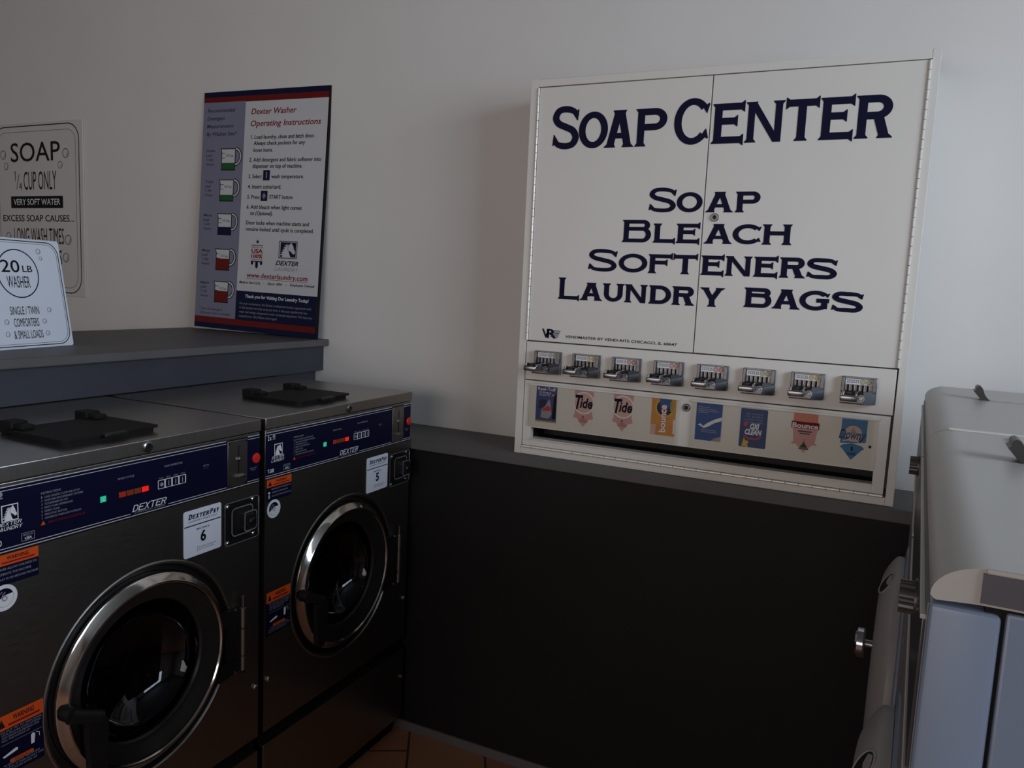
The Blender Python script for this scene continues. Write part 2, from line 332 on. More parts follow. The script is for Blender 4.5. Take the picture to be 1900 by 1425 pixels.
# ------------------------------------------------------------------ engraved-style capital letters
def cat_pts(P, k=8):
    out = []
    for i in range(len(P) - 1):
        p0 = P[max(i - 1, 0)]; p1 = P[i]; p2 = P[i + 1]; p3 = P[min(i + 2, len(P) - 1)]
        for j in range(k):
            t = j / k; out.append(tuple(0.5 * (2 * p1[a] + (p2[a] - p0[a]) * t + (2 * p0[a] - 5 * p1[a] + 4 * p2[a] - p3[a]) * t * t + (-p0[a] + 3 * p1[a] - 3 * p2[a] + p3[a]) * t ** 3) for a in (0, 1)))
    out.append(P[-1]); return out
def capital(mb, F, ch, u0, u1, v0, v1, tv, th, n, m):
    w = u1 - u0; h = v1 - v0; s = tv * 0.28
    X = lambda x: u0 + x; Y = lambda y: v0 + y
    lev = [n]
    def nx_():
        lev[0] += .00003
        return lev[0]
    def poly(pts): mb.flat(F, [(X(x), Y(y)) for x, y in pts], nx_(), m)
    def stem(x0, x1, y0=0, y1=None, sb=True, st=True):
        y1 = h if y1 is None else y1
        p = []
        p += [(x0 - s, y0), (x1 + s, y0), (x1 + s, y0 + .35 * s), (x1, y0 + 1.6 * s)] if sb else [(x0, y0), (x1, y0)]
        p += [(x1, y1 - 1.6 * s), (x1 + s, y1 - .35 * s), (x1 + s, y1), (x0 - s, y1), (x0 - s, y1 - .35 * s), (x0, y1 - 1.6 * s)] if st else [(x1, y1), (x0, y1)]
        p += [(x0, y0 + 1.6 * s), (x0 - s, y0 + .35 * s)] if sb else []
        poly(p)
    def bar(x0, x1, y0, y1, se=True):
        if se: poly([(x0, y0), (x1 - 1.6 * s, y0), (x1 - .3 * s, y0 - s), (x1, y0 - s), (x1, y1 + s), (x1 - .3 * s, y1 + s), (x1 - 1.6 * s, y1), (x0, y1)])
        else: poly([(x0, y0), (x1, y0), (x1, y1), (x0, y1)])
    def diag(xb, xt, t, sb=True, st=True, y0=0, y1=None):
        y1 = h if y1 is None else y1
        poly([(xb, y0), (xb + t, y0), (xt + t, y1), (xt, y1)])
        if sb: poly([(xb - s, y0), (xb + t + s, y0), (xb + t + s, y0 + .35 * s), (xb + t + (xt - xb) * 1.6 * s / h, y0 + 1.6 * s), (xb + (xt - xb) * 1.6 * s / h, y0 + 1.6 * s), (xb - s, y0 + .35 * s)])
        if st: poly([(xt + t + s, y1), (xt - s, y1), (xt - s, y1 - .35 * s), (xt + (xb - xt) * 1.6 * s / h, y1 - 1.6 * s), (xt + t + (xb - xt) * 1.6 * s / h, y1 - 1.6 * s), (xt + t + s, y1 - .35 * s)])
    def arc(cx, cy, rx, ry, a0, a1, k=28):
        o = []; i_ = []
        for j in range(k + 1):
            a = math.radians(a0 + (a1 - a0) * j / k)
            o.append((X(cx + rx * math.cos(a)), Y(cy + ry * math.sin(a)))); i_.append((X(cx + (rx - tv) * math.cos(a)), Y(cy + (ry - th) * math.sin(a))))
        K = k + 1; q_ = nx_()
        mb.add([F.p(*p, q_) for p in o + i_], [(j, j + 1, K + j + 1, K + j) if a1 > a0 else (j + 1, j, K + j, K + j + 1) for j in range(k)], m)
    if ch == 'S':
        P = cat_pts([(.93, .745), (.80, .87), (.5, 1 - th / h / 2), (.22, .89), (.10, .735), (.22, .60), (.5, .515), (.78, .425), (.90, .265), (.78, .115), (.5, th / h / 2), (.20, .12), (.07, .25)])
        pts = [(p[0] * w, p[1] * h) for p in P]; L = []; Rr = []
        for i, p in enumerate(pts):
            a = pts[max(i - 1, 0)]; c = pts[min(i + 1, len(pts) - 1)]; dx, dy = c[0] - a[0], c[1] - a[1]; l = math.hypot(dx, dy); nx, ny = -dy / l, dx / l
            e = min(i, len(pts) - 1 - i) / (len(pts) - 1); k = .62 + .38 * min(1, e / .14)
            mid = 1.0 + .35 * math.exp(-((i / (len(pts) - 1) - .5) / .16) ** 2) * (tv / th - 1)
            hw = math.hypot(nx * tv / 2, ny * th / 2 * mid) * k
            L.append((p[0] + nx * hw, p[1] + ny * hw)); Rr.append((p[0] - nx * hw, p[1] - ny * hw))
        N = len(pts); mb.add([F.p(X(x), Y(y), n) for x, y in L + Rr], [(N + i, N + i + 1, i + 1, i) for i in range(N - 1)], m)
        poly([(.80 * w, .80 * h), (.93 * w, .655 * h), (.965 * w, .655 * h), (1.0 * w, .90 * h), (.975 * w, .92 * h)])
        poly([(.20 * w, .20 * h), (.07 * w, .345 * h), (.035 * w, .345 * h), (0, .10 * h), (.025 * w, .08 * h)])
    elif ch in 'OQ': arc(w / 2, h / 2, w / 2, h / 2, 0, 360, 44)
    elif ch in 'CG':
        arc(w * .53, h / 2, w * .53, h / 2, 42, 318, 36)
        poly([(.80 * w, .80 * h), (.90 * w, .68 * h), (.93 * w, .66 * h), (1.0 * w, .86 * h), (.97 * w, .88 * h)])
        if ch == 'C': poly([(.97 * w, .12 * h), (1.0 * w, .14 * h), (.93 * w, .34 * h), (.90 * w, .32 * h), (.80 * w, .20 * h)])
        else:
            stem(.93 * w - tv, .93 * w, .10 * h, .46 * h, False, False); bar(.56 * w, .98 * w, .40 * h, .40 * h + th, False)
    elif ch == 'A':
        t = tv * 1.08; diag(s, w / 2 - t * .62, t); diag(w - t - s, w / 2 - t * .38, t); bar(w * .22, w * .78, h * .24, h * .24 + th * .85, False)
    elif ch in 'PRBD':
        stem(s, s + tv); ym = {'P': .42, 'R': .44, 'B': .52, 'D': 0}[ch]
        y0 = ym * h; hy = (h - y0) / 2; xe = w * {'P': 1.0, 'R': .95, 'B': .95, 'D': 1.0}[ch]; rx = min(hy * 1.02 + tv * .2, xe - tv - s) if ch != 'D' else w * .52
        bar(s, xe - rx, h - th, h, False); bar(s, xe - rx, y0, y0 + th, False); arc(xe - rx, y0 + hy, rx, hy, 90, -90)
        if ch == 'B':
            hy2 = (y0 + th) / 2; rx2 = hy2 * 1.05 + tv * .2; bar(s, w - rx2, 0, th, False); arc(w - rx2, hy2, rx2, hy2, 90, -90)
        if ch == 'R': diag(w - tv * 1.15 - s, w * .46, tv * 1.15, True, False, 0, y0 + th * .5)
    elif ch in 'EF':
        stem(s, s + tv); bar(s, w, h - th, h); bar(s, w * .80, h * .47, h * .47 + th)
        if ch == 'E': bar(s, w, 0, th)
    elif ch == 'L': stem(s, s + tv); bar(s, w, 0, th)
    elif ch == 'T':
        stem(w / 2 - tv / 2, w / 2 + tv / 2, 0, h - th * .5, True, False)
        bar(w / 2, w, h - th, h)
        poly([(w / 2, h), (1.6 * s, h), (.3 * s, h + s), (0, h + s), (0, h - th - s), (.3 * s, h - th - s), (1.6 * s, h - th), (w / 2, h - th)])
    elif ch == 'N':
        tn = tv * .86; stem(s, s + tn, 0, h, True, True); stem(w - s - tn, w - s, 0, h, False, True); diag(w - s - tn * 1.12, s, tn * 1.12, False, False)
    elif ch == 'H': stem(s, s + tv); stem(w - s - tv, w - s); bar(s + tv * .5, w - s - tv * .5, h * .46, h * .46 + th, False)
    elif ch == 'U':
        ry = h * .42; stem(s, s + tv, ry, h, False, True); stem(w - s - tv, w - s, ry, h, False, True); arc(w / 2, ry, w / 2 - s, ry, 180, 360)
    elif ch == 'Y':
        stem(w / 2 - tv / 2, w / 2 + tv / 2, 0, h * .46, True, False); diag(w / 2 - tv * .55, s, tv * 1.05, False, True, h * .38, h); diag(w / 2 - tv * .5, w - s - tv * 1.05, tv * 1.05, False, True, h * .38, h)
    elif ch == 'X': diag(s, w - s - tv, tv); diag(w - s - tv, s, tv)
    elif ch == 'I': stem(w / 2 - tv / 2, w / 2 + tv / 2)

class Sheared(Frame):
    """frame whose letters lean to the right"""
    def __init__(s, F, k, v0): s.F = F; s.k = k; s.v0 = v0; s.N = F.N
    def p(s, u, v, n=0.0): return s.F.p(u + (v - s.v0) * s.k, v, n)
def capitals(mb, F, word, u0, u1, v0, v1, n, m, first=1.0, lean=0.0, weight=.20, smallcaps=True):
    FF = Sheared(F, lean, v0) if lean else F
    h = v1 - v0; unit = {'I': .45}; hs = [h * (first if (i == 0 and smallcaps) else 1.0) for i in range(len(word))]
    ws = [unit.get(c, 1.0) * (1.15 if i == 0 and smallcaps and first > 1 else 1.0) for i, c in enumerate(word)]; tot = sum(ws) + .10 * (len(word) - 1); k = (u1 - u0) / tot; u = u0
    for c, w, hh in zip(word, ws, hs):
        if c != ' ': capital(mb, FF, c, u, u + w * k, v0, v0 + hh, w * k * weight, hh * weight * .72, n, m)
        u += (w + .10) * k

def horse_emblem(mb, F, u0, u1, v0, v1, n, dark, light):
    """square badge with a horse head inside"""
    w = u1 - u0; h = v1 - v0; P = lambda pts: [(u0 + x * w, v0 + y * h) for x, y in pts]
    mb.rect(F, u0, u1, v0, v1, n, light)
    mb.flat(F, P([(.06, .06), (.94, .06), (.94, .94), (.06, .94)]), n + .0002, dark)
    mb.flat(F, P([(.17, .06), (.20, .30), (.27, .52), (.38, .70), (.52, .80), (.60, .83), (.68, .93), (.72, .82), (.79, .70), (.83, .55), (.90, .40), (.90, .31), (.84, .25), (.76, .27), (.71, .36), (.62, .42), (.56, .47), (.55, .36), (.60, .20), (.66, .06)]), n + .0004, light)
    for i, y in enumerate((.16, .30, .44, .58, .71)):
        x = .04 + .06 * i
        mb.flat(F, P([(x, y), (x + .10, y + .01), (x + .20, y + .12), (x + .09, y + .09)]), n + .0004, light)
    mb.flat(F, P([(.72, .56), (.77, .52), (.76, .58)]), n + .0006, dark)
    mb.stroke(F, P([(.58, .80), (.50, .66), (.48, .50), (.55, .44)]), .02 * w, n + .0006, dark)

# ------------------------------------------------------------------ soap vending cabinet
VX, VY, VZ = 1.6051, -0.2244, 1.0116
cab = thing('vending_cabinet', 'wide cream metal soap vending cabinet with blue lettering, standing on the grey ledge', 'vending machine', loc=(VX, VY, VZ), k=K)
F = FRONT; WV, HV = 0.9464, 0.9906
b = MB()
b.box(F, 0, WV, 0, HV, -0.2015, -0.10, cream_enamel, 0.002)
b.box(F, 0, 0.0205, 0, HV, -0.101, 0, cream_enamel, 0.0012); b.box(F, 0.929, WV, 0, HV, -0.101, 0, cream_enamel, 0.0012)
b.box(F, 0.0205, 0.929, 0.9705, HV - .0008, -0.101, -0.0004, cream_enamel, 0.0012); b.box(F, 0.0205, 0.929, 0, 0.0185, -0.101, -0.0004, cream_enamel, 0.0012)
b.box(F, 0.0205, 0.929, 0.30, 0.9705, -0.101, -0.022, dark_void)
b.build('cabinet_case', cab)
# doors and their lettering (letters keep to their own leaf)
ld = MB(); ld.box(F, 0.0262, 0.4715, 0.3120, 0.9685, -0.02, -0.0008, cream_enamel, 0.0010); ldo = ld.build('door', cab)
rd = MB(); rd.box(F, 0.4738, 0.9245, 0.3120, 0.9685, -0.02, -0.0008, cream_enamel, 0.0010); rdo = rd.build('door', cab)
L = MB(); zz = 0.0
def word(rows, v0, v1, vs1, tv, th):
    wl = MB(); wr = MB()
    for i, (c, a0, a1) in enumerate(rows):
        mb = wl if (a0 + a1) / 2 < 0.4727 else wr
        capital(mb, F, c, a0, a1, v0, vs1 if i == 0 else v1, tv, th, 0.0, navy_ink)
    if wl.v: lab(wl.build('lettering', ldo), 'dark blue lettering')
    if wr.v: lab(wr.build('lettering', rdo), 'dark blue lettering')
word([('S', .0688, .1392), ('O', .1405, .2185), ('A', .2098, .2872), ('P', .2897, .3690)], .8105, .9010, .9185, .0182, .0160)
word([('C', .3864, .4705), ('E', .4775, .5521), ('N', .5547, .6411), ('T', .6428, .7150), ('E', .7168, .7880), ('R', .7906, .8677)], .8105, .9025, .9190, .0182, .0160)
word([('S', .3368, .4044), ('O', .4062, .4690), ('A', .4767, .5424), ('P', .5462, .6029)], .6510, .6992, .7107, .0136, .0094)
word([('B', .2726, .3473), ('L', .3524, .4085), ('E', .4103, .4680), ('A', .4785, .5456), ('C', .5457, .6114), ('H', .6136, .6797)], .5770, .6240, .6325, .0136, .0094)
word([('S', .1863, .2641), ('O', .2682, .3429), ('F', .3451, .4060), ('T', .4078, .4681), ('E', .4763, .5314), ('N', .5341, .5964), ('E', .6001, .6550), ('R', .6584, .7160), ('S', .7185, .7832)], .5020, .5490, .5590, .0136, .0094)
word([('L', .1066, .1662), ('A', .1678, .2300), ('U', .2297, .2874), ('N', .2885, .3479), ('D', .3517, .4085), ('R', .4103, .4669), ('Y', .4792, .5382)], .4265, .4725, .4832, .0136, .0094)
word([('B', .5838, .6470), ('A', .6478, .7110), ('G', .7084, .7740), ('S', .7779, .8436)], .4300, .4755, .4765, .0136, .0094)
L.text(F, 'VENDMASTER BY VEND-RITE CHICAGO, IL 60647', .1339, .4319, .3255, .3322, 0, black_ink, bold=.012)
lab(L.build('lettering', ldo), 'small black lettering'); L = MB()
# maker's mark: V and R crossed by speed lines
L.text(F, 'V', .0661, .0890, .3225, .3450, 0, navy_ink, bold=.02); L.text(F, 'R', .0800, .1080, .3225, .3450, 0, navy_ink, bold=.03)
for i in range(6): L.flat(F, [(.092, .3250 + i * .0033), (.1130 + i * .0012, .3250 + i * .0033), (.1138 + i * .0012, .3266 + i * .0033), (.092, .3266 + i * .0033)], .0003, navy_ink)
lab(L.build('emblem', ldo), 'striped dark blue monogram')
def piano(axis, fixed, a0, a1, k, parent, r=.0030):
    b = MB(); st = (a1 - a0) / k
    if axis == 'v': b.box(F, fixed - r * .9, fixed + r * .9, a0, a1, -.006, .0002, black_matte)
    else: b.box(F, a0, a1, fixed - r * 1.15, fixed + r * 1.15, -.006, .0002, black_matte)  # black strip stands for the knuckle gaps and the shadow line beside them
    for i in range(k):
        x0 = a0 + i * st + .0005; x1 = a0 + (i + 1) * st - .0005
        if axis == 'v': b.cyl(F.p(fixed, x0, .0006), F.p(fixed, x1, .0006), r, hinge_steel, 10)
        else: b.cyl(F.p(x0, fixed, .0012), F.p(x1, fixed, .0012), r, hinge_steel, 10)
    return lab(b.build('piano_hinge', parent), 'pale knuckled hinge')
piano('v', .0232, .3125, .968, 32, ldo); piano('v', .9268, .3125, .968, 32, rdo)
def lock(u, v, n, r, parent):
    b = MB(); b.lathe(F, u, v, [(r, n), (r, n + .003), (r * .86, n + .0045), (r * .62, n + .0045), (r * .60, n + .0030), (.0001, n + .0030)], coin_grey, 28)
    b.ring(F, u, v, r * .46, r * .22, n + .0034, black_matte, 20); b.rect(F, u - r * .12, u + r * .12, v - r * .5, v + r * .5, n + .0047, black_matte)
    return lab(b.build('lock', parent), 'round silver lock')
lock(.5004, .6393, -.001, .0098, rdo)
# lower front: coin panel and drop flap with the delivery slot
b = MB(); b.box(F, .0225, .9262, .2062, .3092, -.02, -.0008, cream_enamel, .001); cpan = b.build('coin_panel', cab)
b = MB()
b.box(F, .0225, .0465, .0242, .2035, -.02, -.0008, cream_enamel, .0008); b.box(F, .8988, .9235, .0242, .2035, -.02, -.0008, cream_enamel, .0008)
b.box(F, .0462, .8991, .0242, .0445, -.02, -.0009, cream_enamel, .0008); b.box(F, .0462, .8991, .0755, .2035, -.02, -.0009, cream_enamel, .0008)
flap = b.build('drop_flap', cab)
b = MB(); b.box(F, .0464, .8990, .0428, .0462, -.03, .0032, cream_enamel, .001); b.build('slot_lip', flap)
b = MB()
for (u0, u1, v0, v1, n0, n1) in ((.0455, .8995, .0400, .0425, -.098, -.021), (.0455, .8995, .0770, .0790, -.098, -.021), (.0455, .8995, .0400, .0790, -.099, -.097), (.0440, .0455, .0400, .0790, -.098, -.021), (.8995, .9010, .0400, .0790, -.098, -.021)):
    b.box(F, u0, u1, v0, v1, n0, n1, dark_void)
b.build('delivery_chute', cab)
piano('u', .0213, .0225, .9235, 30, flap, .0034)
for u0, u1 in ((.0392, .4512), (.4800, .9022)):
    b = MB(); b.box(F, u0, u1, .0800, .1955, .0006, .0030, acrylic); b.build('clear_window', flap)
    b = MB(); b.box(F, u0 - .001, u1 + .001, .1915, .1972, -.0002, .0050, cream_enamel, .0012); b.build('window_rail', flap)
lock(.4665, .1749, -.001, .0098, flap)
b = MB(); b.disc(F, .8870, .1300, .0032, -.0002, black_matte, 12); b.build('screw', flap)

# product cards behind the clear windows
def card(name_label):
    return MB()
NC = -.0003
def done(b, label): return lab(b.build('product_card', flap), label)
b = MB(); b.rect(F, .0590, .1192, .0940, .1912, NC, card_navy)
b.rect(F, .0590, .1192, .0940, .0985, NC + .0002, olive_print)
b.text(F, 'Real-Tuff', .0630, .1150, .1800, .1885, NC + .0003, print_white, .01); b.text(F, 'DURABLE', .0680, .1020, .1720, .1768, NC + .0003, print_white); b.text(F, 'PLASTIC', .0680, .1010, .1655, .1703, NC + .0003, print_white)
b.flat(F, [(.074, .106), (.098, .104), (.106, .118), (.101, .150), (.097, .158), (.088, .140), (.076, .128)], NC + .0003, print_grey)
b.flat(F, [(.078, .124), (.101, .126), (.104, .134), (.094, .140), (.080, .130)], NC + .0004, card_red); b.flat(F, [(.066, .130), (.086, .134), (.090, .156), (.070, .154)], NC + .00025, lav_ink)
b.flat(F, [(.107, .105), (.1175, .105), (.1175, .175), (.111, .165)], NC + .0003, black_ink); b.disc(F, .108, .169, .0035, NC + .0004, salmon, 12)
b.text(F, 'LAUNDRY BAG', .072, .110, .0958, .0978, NC + .0004, yellow_print)
done(b, 'dark blue laundry bag card')
def tide(u0, u1, v0):
    b = MB(); w = u1 - u0; vt = v0 + .0965
    b.flat(F, [(u0, v0 + .0255), (u0 + w * .11, v0 + .022), (u0 + w * .2, v0 + .022), (u0 + w * .5, v0), (u0 + w * .8, v0 + .022), (u1 - w * .11, v0 + .022), (u1, v0 + .0255), (u1 - w * .08, v0 + .036), (u1 - w * .03, vt), (u0 + w * .02, vt), (u0 + w * .08, v0 + .036)], NC, pink)
    b.ring(F, u0 + w / 2, v0 + .0640, .0300, .0262, NC + .0002, print_white, 36); b.disc(F, u0 + w / 2, v0 + .0640, .0262, NC + .0002, pale_pink, 36)
    b.text(F, 'T', u0 + w * .06, u0 + w * .46, v0 + .0475, v0 + .083, NC + .0004, navy_ink, .03, .25); b.text(F, 'ide', u0 + w * .31, u0 + w * .93, v0 + .0515, v0 + .0765, NC + .0004, navy_ink, .03, .2)
    b.text(F, '1', u0 + w * .46, u0 + w * .52, v0 + .0240, v0 + .0300, NC + .0004, grey_ink); b.text(F, 'LOAD', u0 + w * .36, u0 + w * .64, v0 + .0185, v0 + .0220, NC + .0004, grey_ink); b.text(F, 'POWDER', u0 + w * .28, u0 + w * .74, v0 + .0130, v0 + .0165, NC + .0004, grey_ink)
    return b
lab(tide(.1680, .2245, .0934).build('product_card', flap), 'pink arrow-shaped detergent card on the left')
lab(tide(.2755, .3320, .0945).build('product_card', flap), 'pink arrow-shaped detergent card next to the orange card')
b = MB(); b.rect(F, .3785, .4405, .0975, .1922, NC, card_orange)
b.ring(F, .412, .168, .0240, .0200, NC + .0002, yellow_print, 36); b.disc(F, .412, .168, .0200, NC + .0002, lav_ink, 32); b.flat(F, [(.398, .1922), (.430, .1922), (.425, .170), (.412, .158), (.402, .165)], NC + .0003, card_blue)
b.flat(F, [(.426, .160), (.4345, .160), (.4345, .184), (.426, .184)], NC + .0004, olive_print)
GB = Frame((.4163, 0, .1060), (0, 0, 1), (-1, 0, 0))
b.text(GB, 'bounce', 0, .0700, -.0005, .0155, -NC * 0 + .0005, salmon, .07); b.text(GB, 'bounce', 0, .0700, -.0005, .0155, .0008, print_white, .02)
b.rect(F, .3785, .3920, .0975, .1240, NC + .0003, pale_pink); b.rect(F, .436, .4405, .104, .140, NC + .0003, print_white)
done(b, 'orange dryer sheet card with sideways lettering')
b = MB(); b.rect(F, .4918, .5550, .0985, .1922, NC, card_blue)
b.flat(F, [(.497, .136), (.504, .1395), (.511, .1335), (.520, .142), (.538, .153), (.555, .160), (.555, .151), (.538, .144), (.522, .133), (.512, .1290), (.505, .1335)], NC + .0002, print_white)
for i, wd in enumerate((.028, .044, .050, .024)): b.rect(F, .4965, .4965 + wd, .1800 - i * .0045, .1815 - i * .0045, NC + .0002, print_grey)
for i, wd in enumerate((.036, .040)): b.rect(F, .506, .506 + wd, .1240 - i * .0045, .1254 - i * .0045, NC + .0002, print_grey)
b.flat(F, [(.530, .0985), (.555, .0985), (.555, .112), (.540, .106)], NC + .0002, print_grey); b.disc(F, .541, .103, .004, NC + .0003, olive_print, 10)
done(b, 'bright blue card with a white swoosh')
b = MB(); b.flat(F, b.rrect_pts(.5988, .6612, .0950, .1888, .003), NC, card_blue2)
for i, t in enumerate(('ADD A SCOOP', 'TO EVERY', 'LOAD FOR', 'WHITENESS')): b.text(F, t, .609, .651, .1745 - i * .0068, .1782 - i * .0068, NC + .0002, print_grey)
b.text(F, 'OXI', .6225, .6440, .1405, .1530, NC + .0005, print_white, .05, .25); b.text(F, 'CLEAN', .6110, .6505, .1265, .1385, NC + .0005, print_white, .05, .25)
b.stroke(F, [(.609, .1225), (.622, .1160), (.638, .1160), (.650, .1225)], .004, NC + .0003, card_red); b.disc(F, .612, .150, .005, NC + .0003, card_red, 12)
b.flat(F, [(.6055, .0965), (.610, .118), (.614, .111), (.622, .110), (.619, .101), (.6215, .0950), (.612, .0965)], NC + .0004, yellow_print)
done(b, 'deep blue stain remover card')
b = MB(); w = .0590; u0 = .7170
b.flat(F, [(u0 + .003, .1922), (u0 + .002, .158), (u0 + .006, .124), (u0, .118), (u0 + .012, .117), (u0 + w / 2, .0975), (u0 + w - .012, .117), (u0 + w, .118), (u0 + w - .006, .124), (u0 + w - .002, .158), (u0 + w - .003, .1922)][::-1], NC, pink)
b.rect(F, u0 + .003, u0 + w - .003, .170, .1922, NC + .0002, salmon)
b.rect(F, u0 - .001, u0 + w + .001, .155, .171, NC + .0003, red_ink); b.text(F, 'Bounce', u0 + .001, u0 + w - .001, .1565, .1675, NC + .0005, print_white, .03)
b.flat(F, [(.7350, .106), (.7580, .106), (.7465, .124)], NC + .0003, grey_ink); b.rect(F, u0 + .014, u0 + w - .014, .147, .150, NC + .0003, grey_ink); b.rect(F, u0 + .018, u0 + w - .018, .142, .1445, NC + .0003, grey_ink)
b.text(F, '2', .7448, .7482, .124, .130, NC + .0003, grey_ink); b.text(F, 'SHEETS', .738, .755, .1075, .1105, NC + .0005, pale_pink)
done(b, 'pink dryer sheet card with an arrow point')
b = MB(); b.rect(F, .8242, .8780, .1400, .1892, NC, card_sky); b.flat(F, [(.8242, .1320), (.8242, .1400), (.8770, .1400), (.8760, .1370)], NC, card_sky)
b.disc(F, .8500, .156, .0185, NC + .0002, pale_pink, 28); b.flat(F, [(.842, .156), (.850, .1715), (.858, .156)], NC + .0003, print_grey)
b.text(F, 'Downy', .8205, .8770, .1440, .1635, NC + .0004, navy_ink, .025, .3); b.text(F, 'Downy', .8225, .8752, .1458, .1618, NC + .0006, card_sky, .0, .3)
b.stroke(F, [(.829, .138), (.845, .1412), (.872, .1370)], .0025, NC + .0004, pale_pink)
b.flat(F, [(.8235, .1225), (.8275, .1215), (.8500, .0950), (.8725, .1215), (.8765, .1225), (.8700, .1290), (.8500, .1340), (.8300, .1290)], NC, card_sky)
b.text(F, '1', .8480, .8520, .1170, .1260, NC + .0003, navy_ink, .02); b.text(F, 'LOAD', .8410, .8590, .1060, .1130, NC + .0003, navy_ink, .02)
done(b, 'sky blue fabric softener card with an arrow point')

# coin mechanisms
COIN_TINT = [print_grey, yellow_print, card_red, card_red, card_red, olive_print, yellow_print, olive_print]
for i in range(8):
    u0 = .0535 + .1088 * i; W_ = .0740; G = Frame(F.p(u0, 0, 0), F.U, F.V); RS = Frame(F.p(u0, 0, 0), F.N, F.V)   # RS: u = outwards, v = up, n = -u
    b = MB(); b.box(G, 0, W_, .2268, .2870, -.001, .006, chrome_worn, .0012)
    b.box(G, .0005, .0075, .2540, .2866, .005, .0170, coin_grey, .0012); b.box(G, W_ - .0095, W_ - .0005, .2540, .2866, .005, .0170, coin_grey, .0012); b.box(G, .0005, W_ - .0005, .2838, .2868, .005, .0150, chrome_worn, .001)
    b.box(G, .0060, W_ - .0080, .2500, .2845, .004, .0085, coin_grey)
    # lower housing: a box with a sloping cheek on the right
    low = [(.003, .2272), (.028, .2272), (.030, .2295), (.030, .2440), (.0220, .2545), (.003, .2560)]
    b.prism(RS, low, -.0010, -.0480, coin_grey)
    b.add([G.p(.048, .2272, .030), G.p(.048, .2440, .030), G.p(.048, .2545, .022), G.p(W_ - .001, .2272, .015), G.p(W_ - .001, .2500, .015), G.p(W_ - .001, .2580, .012), G.p(.048, .2272, .003), G.p(W_ - .001, .2272, .003), G.p(W_ - .001, .2580, .003)],
          [(0, 3, 4, 1), (1, 4, 5, 2), (0, 6, 7, 3), (3, 7, 8, 5, 4)], chrome_dull)
    for k in range(5):   # coin slots
        uu = .0125 + k * .0102; b.rect(G, uu, uu + .0042, .2535, .2685, .0089, black_matte)
        b.rect(G, uu + .0046, uu + .0056, .2535, .2685, .0090, chrome)
    mech = b.build('coin_mechanism', cab)
    b = MB(); b.box(G, .0085, .0645, .2695, .2832, .0082, .0105, print_white, .0004)
    b.text(G, '252525', .0110, .0370, .2732, .2798, .0107, grey_ink, .01)
    for k in range(2):
        c = .0445 + .0125 * k; b.ring(G, c, .2763, .0060, .0044, .0107, COIN_TINT[i], 20); b.disc(G, c, .2763, .0044, .0106, coin_pale, 16)
    lab(b.build('coin_label', mech), 'pale coin label')
    b = MB(); b.box(G, .0040, .0080, .2380, .2560, .020, .0840, chrome, .0012); b.box(G, .0330, .0375, .2380, .2560, .020, .0800, chrome, .0012)
    b.box(G, .0075, .0335, .2400, .2475, .020, .0820, coin_grey, .0012)
    b.box(G, .0030, .0385, .2390, .2520, .0790, .0900, chrome_worn, .0035, 3); b.box(G, .0070, .0125, .2500, .2600, .0700, .0880, chrome, .0016)
    b.box(G, .0150, .0260, .2470, .2560, .0560, .0760, black_plastic, .002)
    b.build('coin_slide', mech)
    b = MB(); b.cyl(G.p(.0440, .2420, .028), G.p(.0440, .2420, .040), .0080, chrome_worn, 18); b.cyl(G.p(.0440, .2420, .040), G.p(.0440, .2420, .0435), .0055, chrome, 18, .0042); b.build('knob', mech)

# ------------------------------------------------------------------ washers
def warning_sticker(P, G, s0, s1, zb, zo, zt, rows, parent, big):
    b = MB(); n = .0009
    b.rect(G, s0, s1, zb, zt, n, navy); b.rect(G, s0, s1, zo, zt, n + .0002, orange_vinyl)
    w = s1 - s0; h = zt - zo
    b.flat(G, [(s0 + .05 * w, zo + .18 * h), (s0 + .20 * w, zo + .18 * h), (s0 + .125 * w, zo + .78 * h)], n + .0004, black_ink)
    b.text(G, 'WARNING', s0 + .36 * w, s0 + .80 * w, zo + .46 * h, zo + .80 * h, n + .0004, black_ink, .02)
    b.rect(G, s0 + .26 * w, s0 + .92 * w, zo + .18 * h, zo + .32 * h, n + .0004, red_ink)
    o = b.build('warning_sticker', parent)
    t = MB()
    for (txt, a0, a1, v0, v1) in rows: t.text(G, txt, s0 + a0 * w, s0 + a1 * w, v0, v1, n + .0004, print_grey)
    if big:
        t.rect(G, s0 + .10 * w, s0 + .96 * w, zb + .0598, zb + .0604, n + .0004, print_grey)
        t.flat(G, [(s0 + .12 * w, zb + .038), (s0 + .16 * w, zb + .035), (s0 + .44 * w, zb + .040), (s0 + .44 * w, zb + .044), (s0 + .40 * w, zb + .0455)], n + .0006, print_white)
        t.flat(G, [(s0 + .72 * w, zb + .037), (s0 + .79 * w, zb + .037), (s0 + .81 * w, zb + .055), (s0 + .76 * w, zb + .058), (s0 + .72 * w, zb + .055)], n + .0006, print_white)
        t.stroke(G, [(s0 + .83 * w, zb + .057), (s0 + .90 * w, zb + .053), (s0 + .90 * w, zb + .046)], .0012, n + .0006, print_white)
        t.flat(G, t.rrect_pts(s0 + .27 * w, s0 + .77 * w, zb + .0205, zb + .0275, .003), n + .0004, orange_vinyl); t.text(G, 'IMPORTANT', s0 + .36 * w, s0 + .70 * w, zb + .0222, zb + .0256, n + .0006, black_ink)
    else:
        t.disc(G, s0 + .09 * w, zb + .021, .0032, n + .0004, print_white, 12); t.flat(G, [(s0 + .05 * w, zb + .006), (s0 + .13 * w, zb + .006), (s0 + .13 * w, zb + .016), (s0 + .05 * w, zb + .016)], n + .0004, print_grey)
    lab(t.build('lettering', o), 'white lettering')

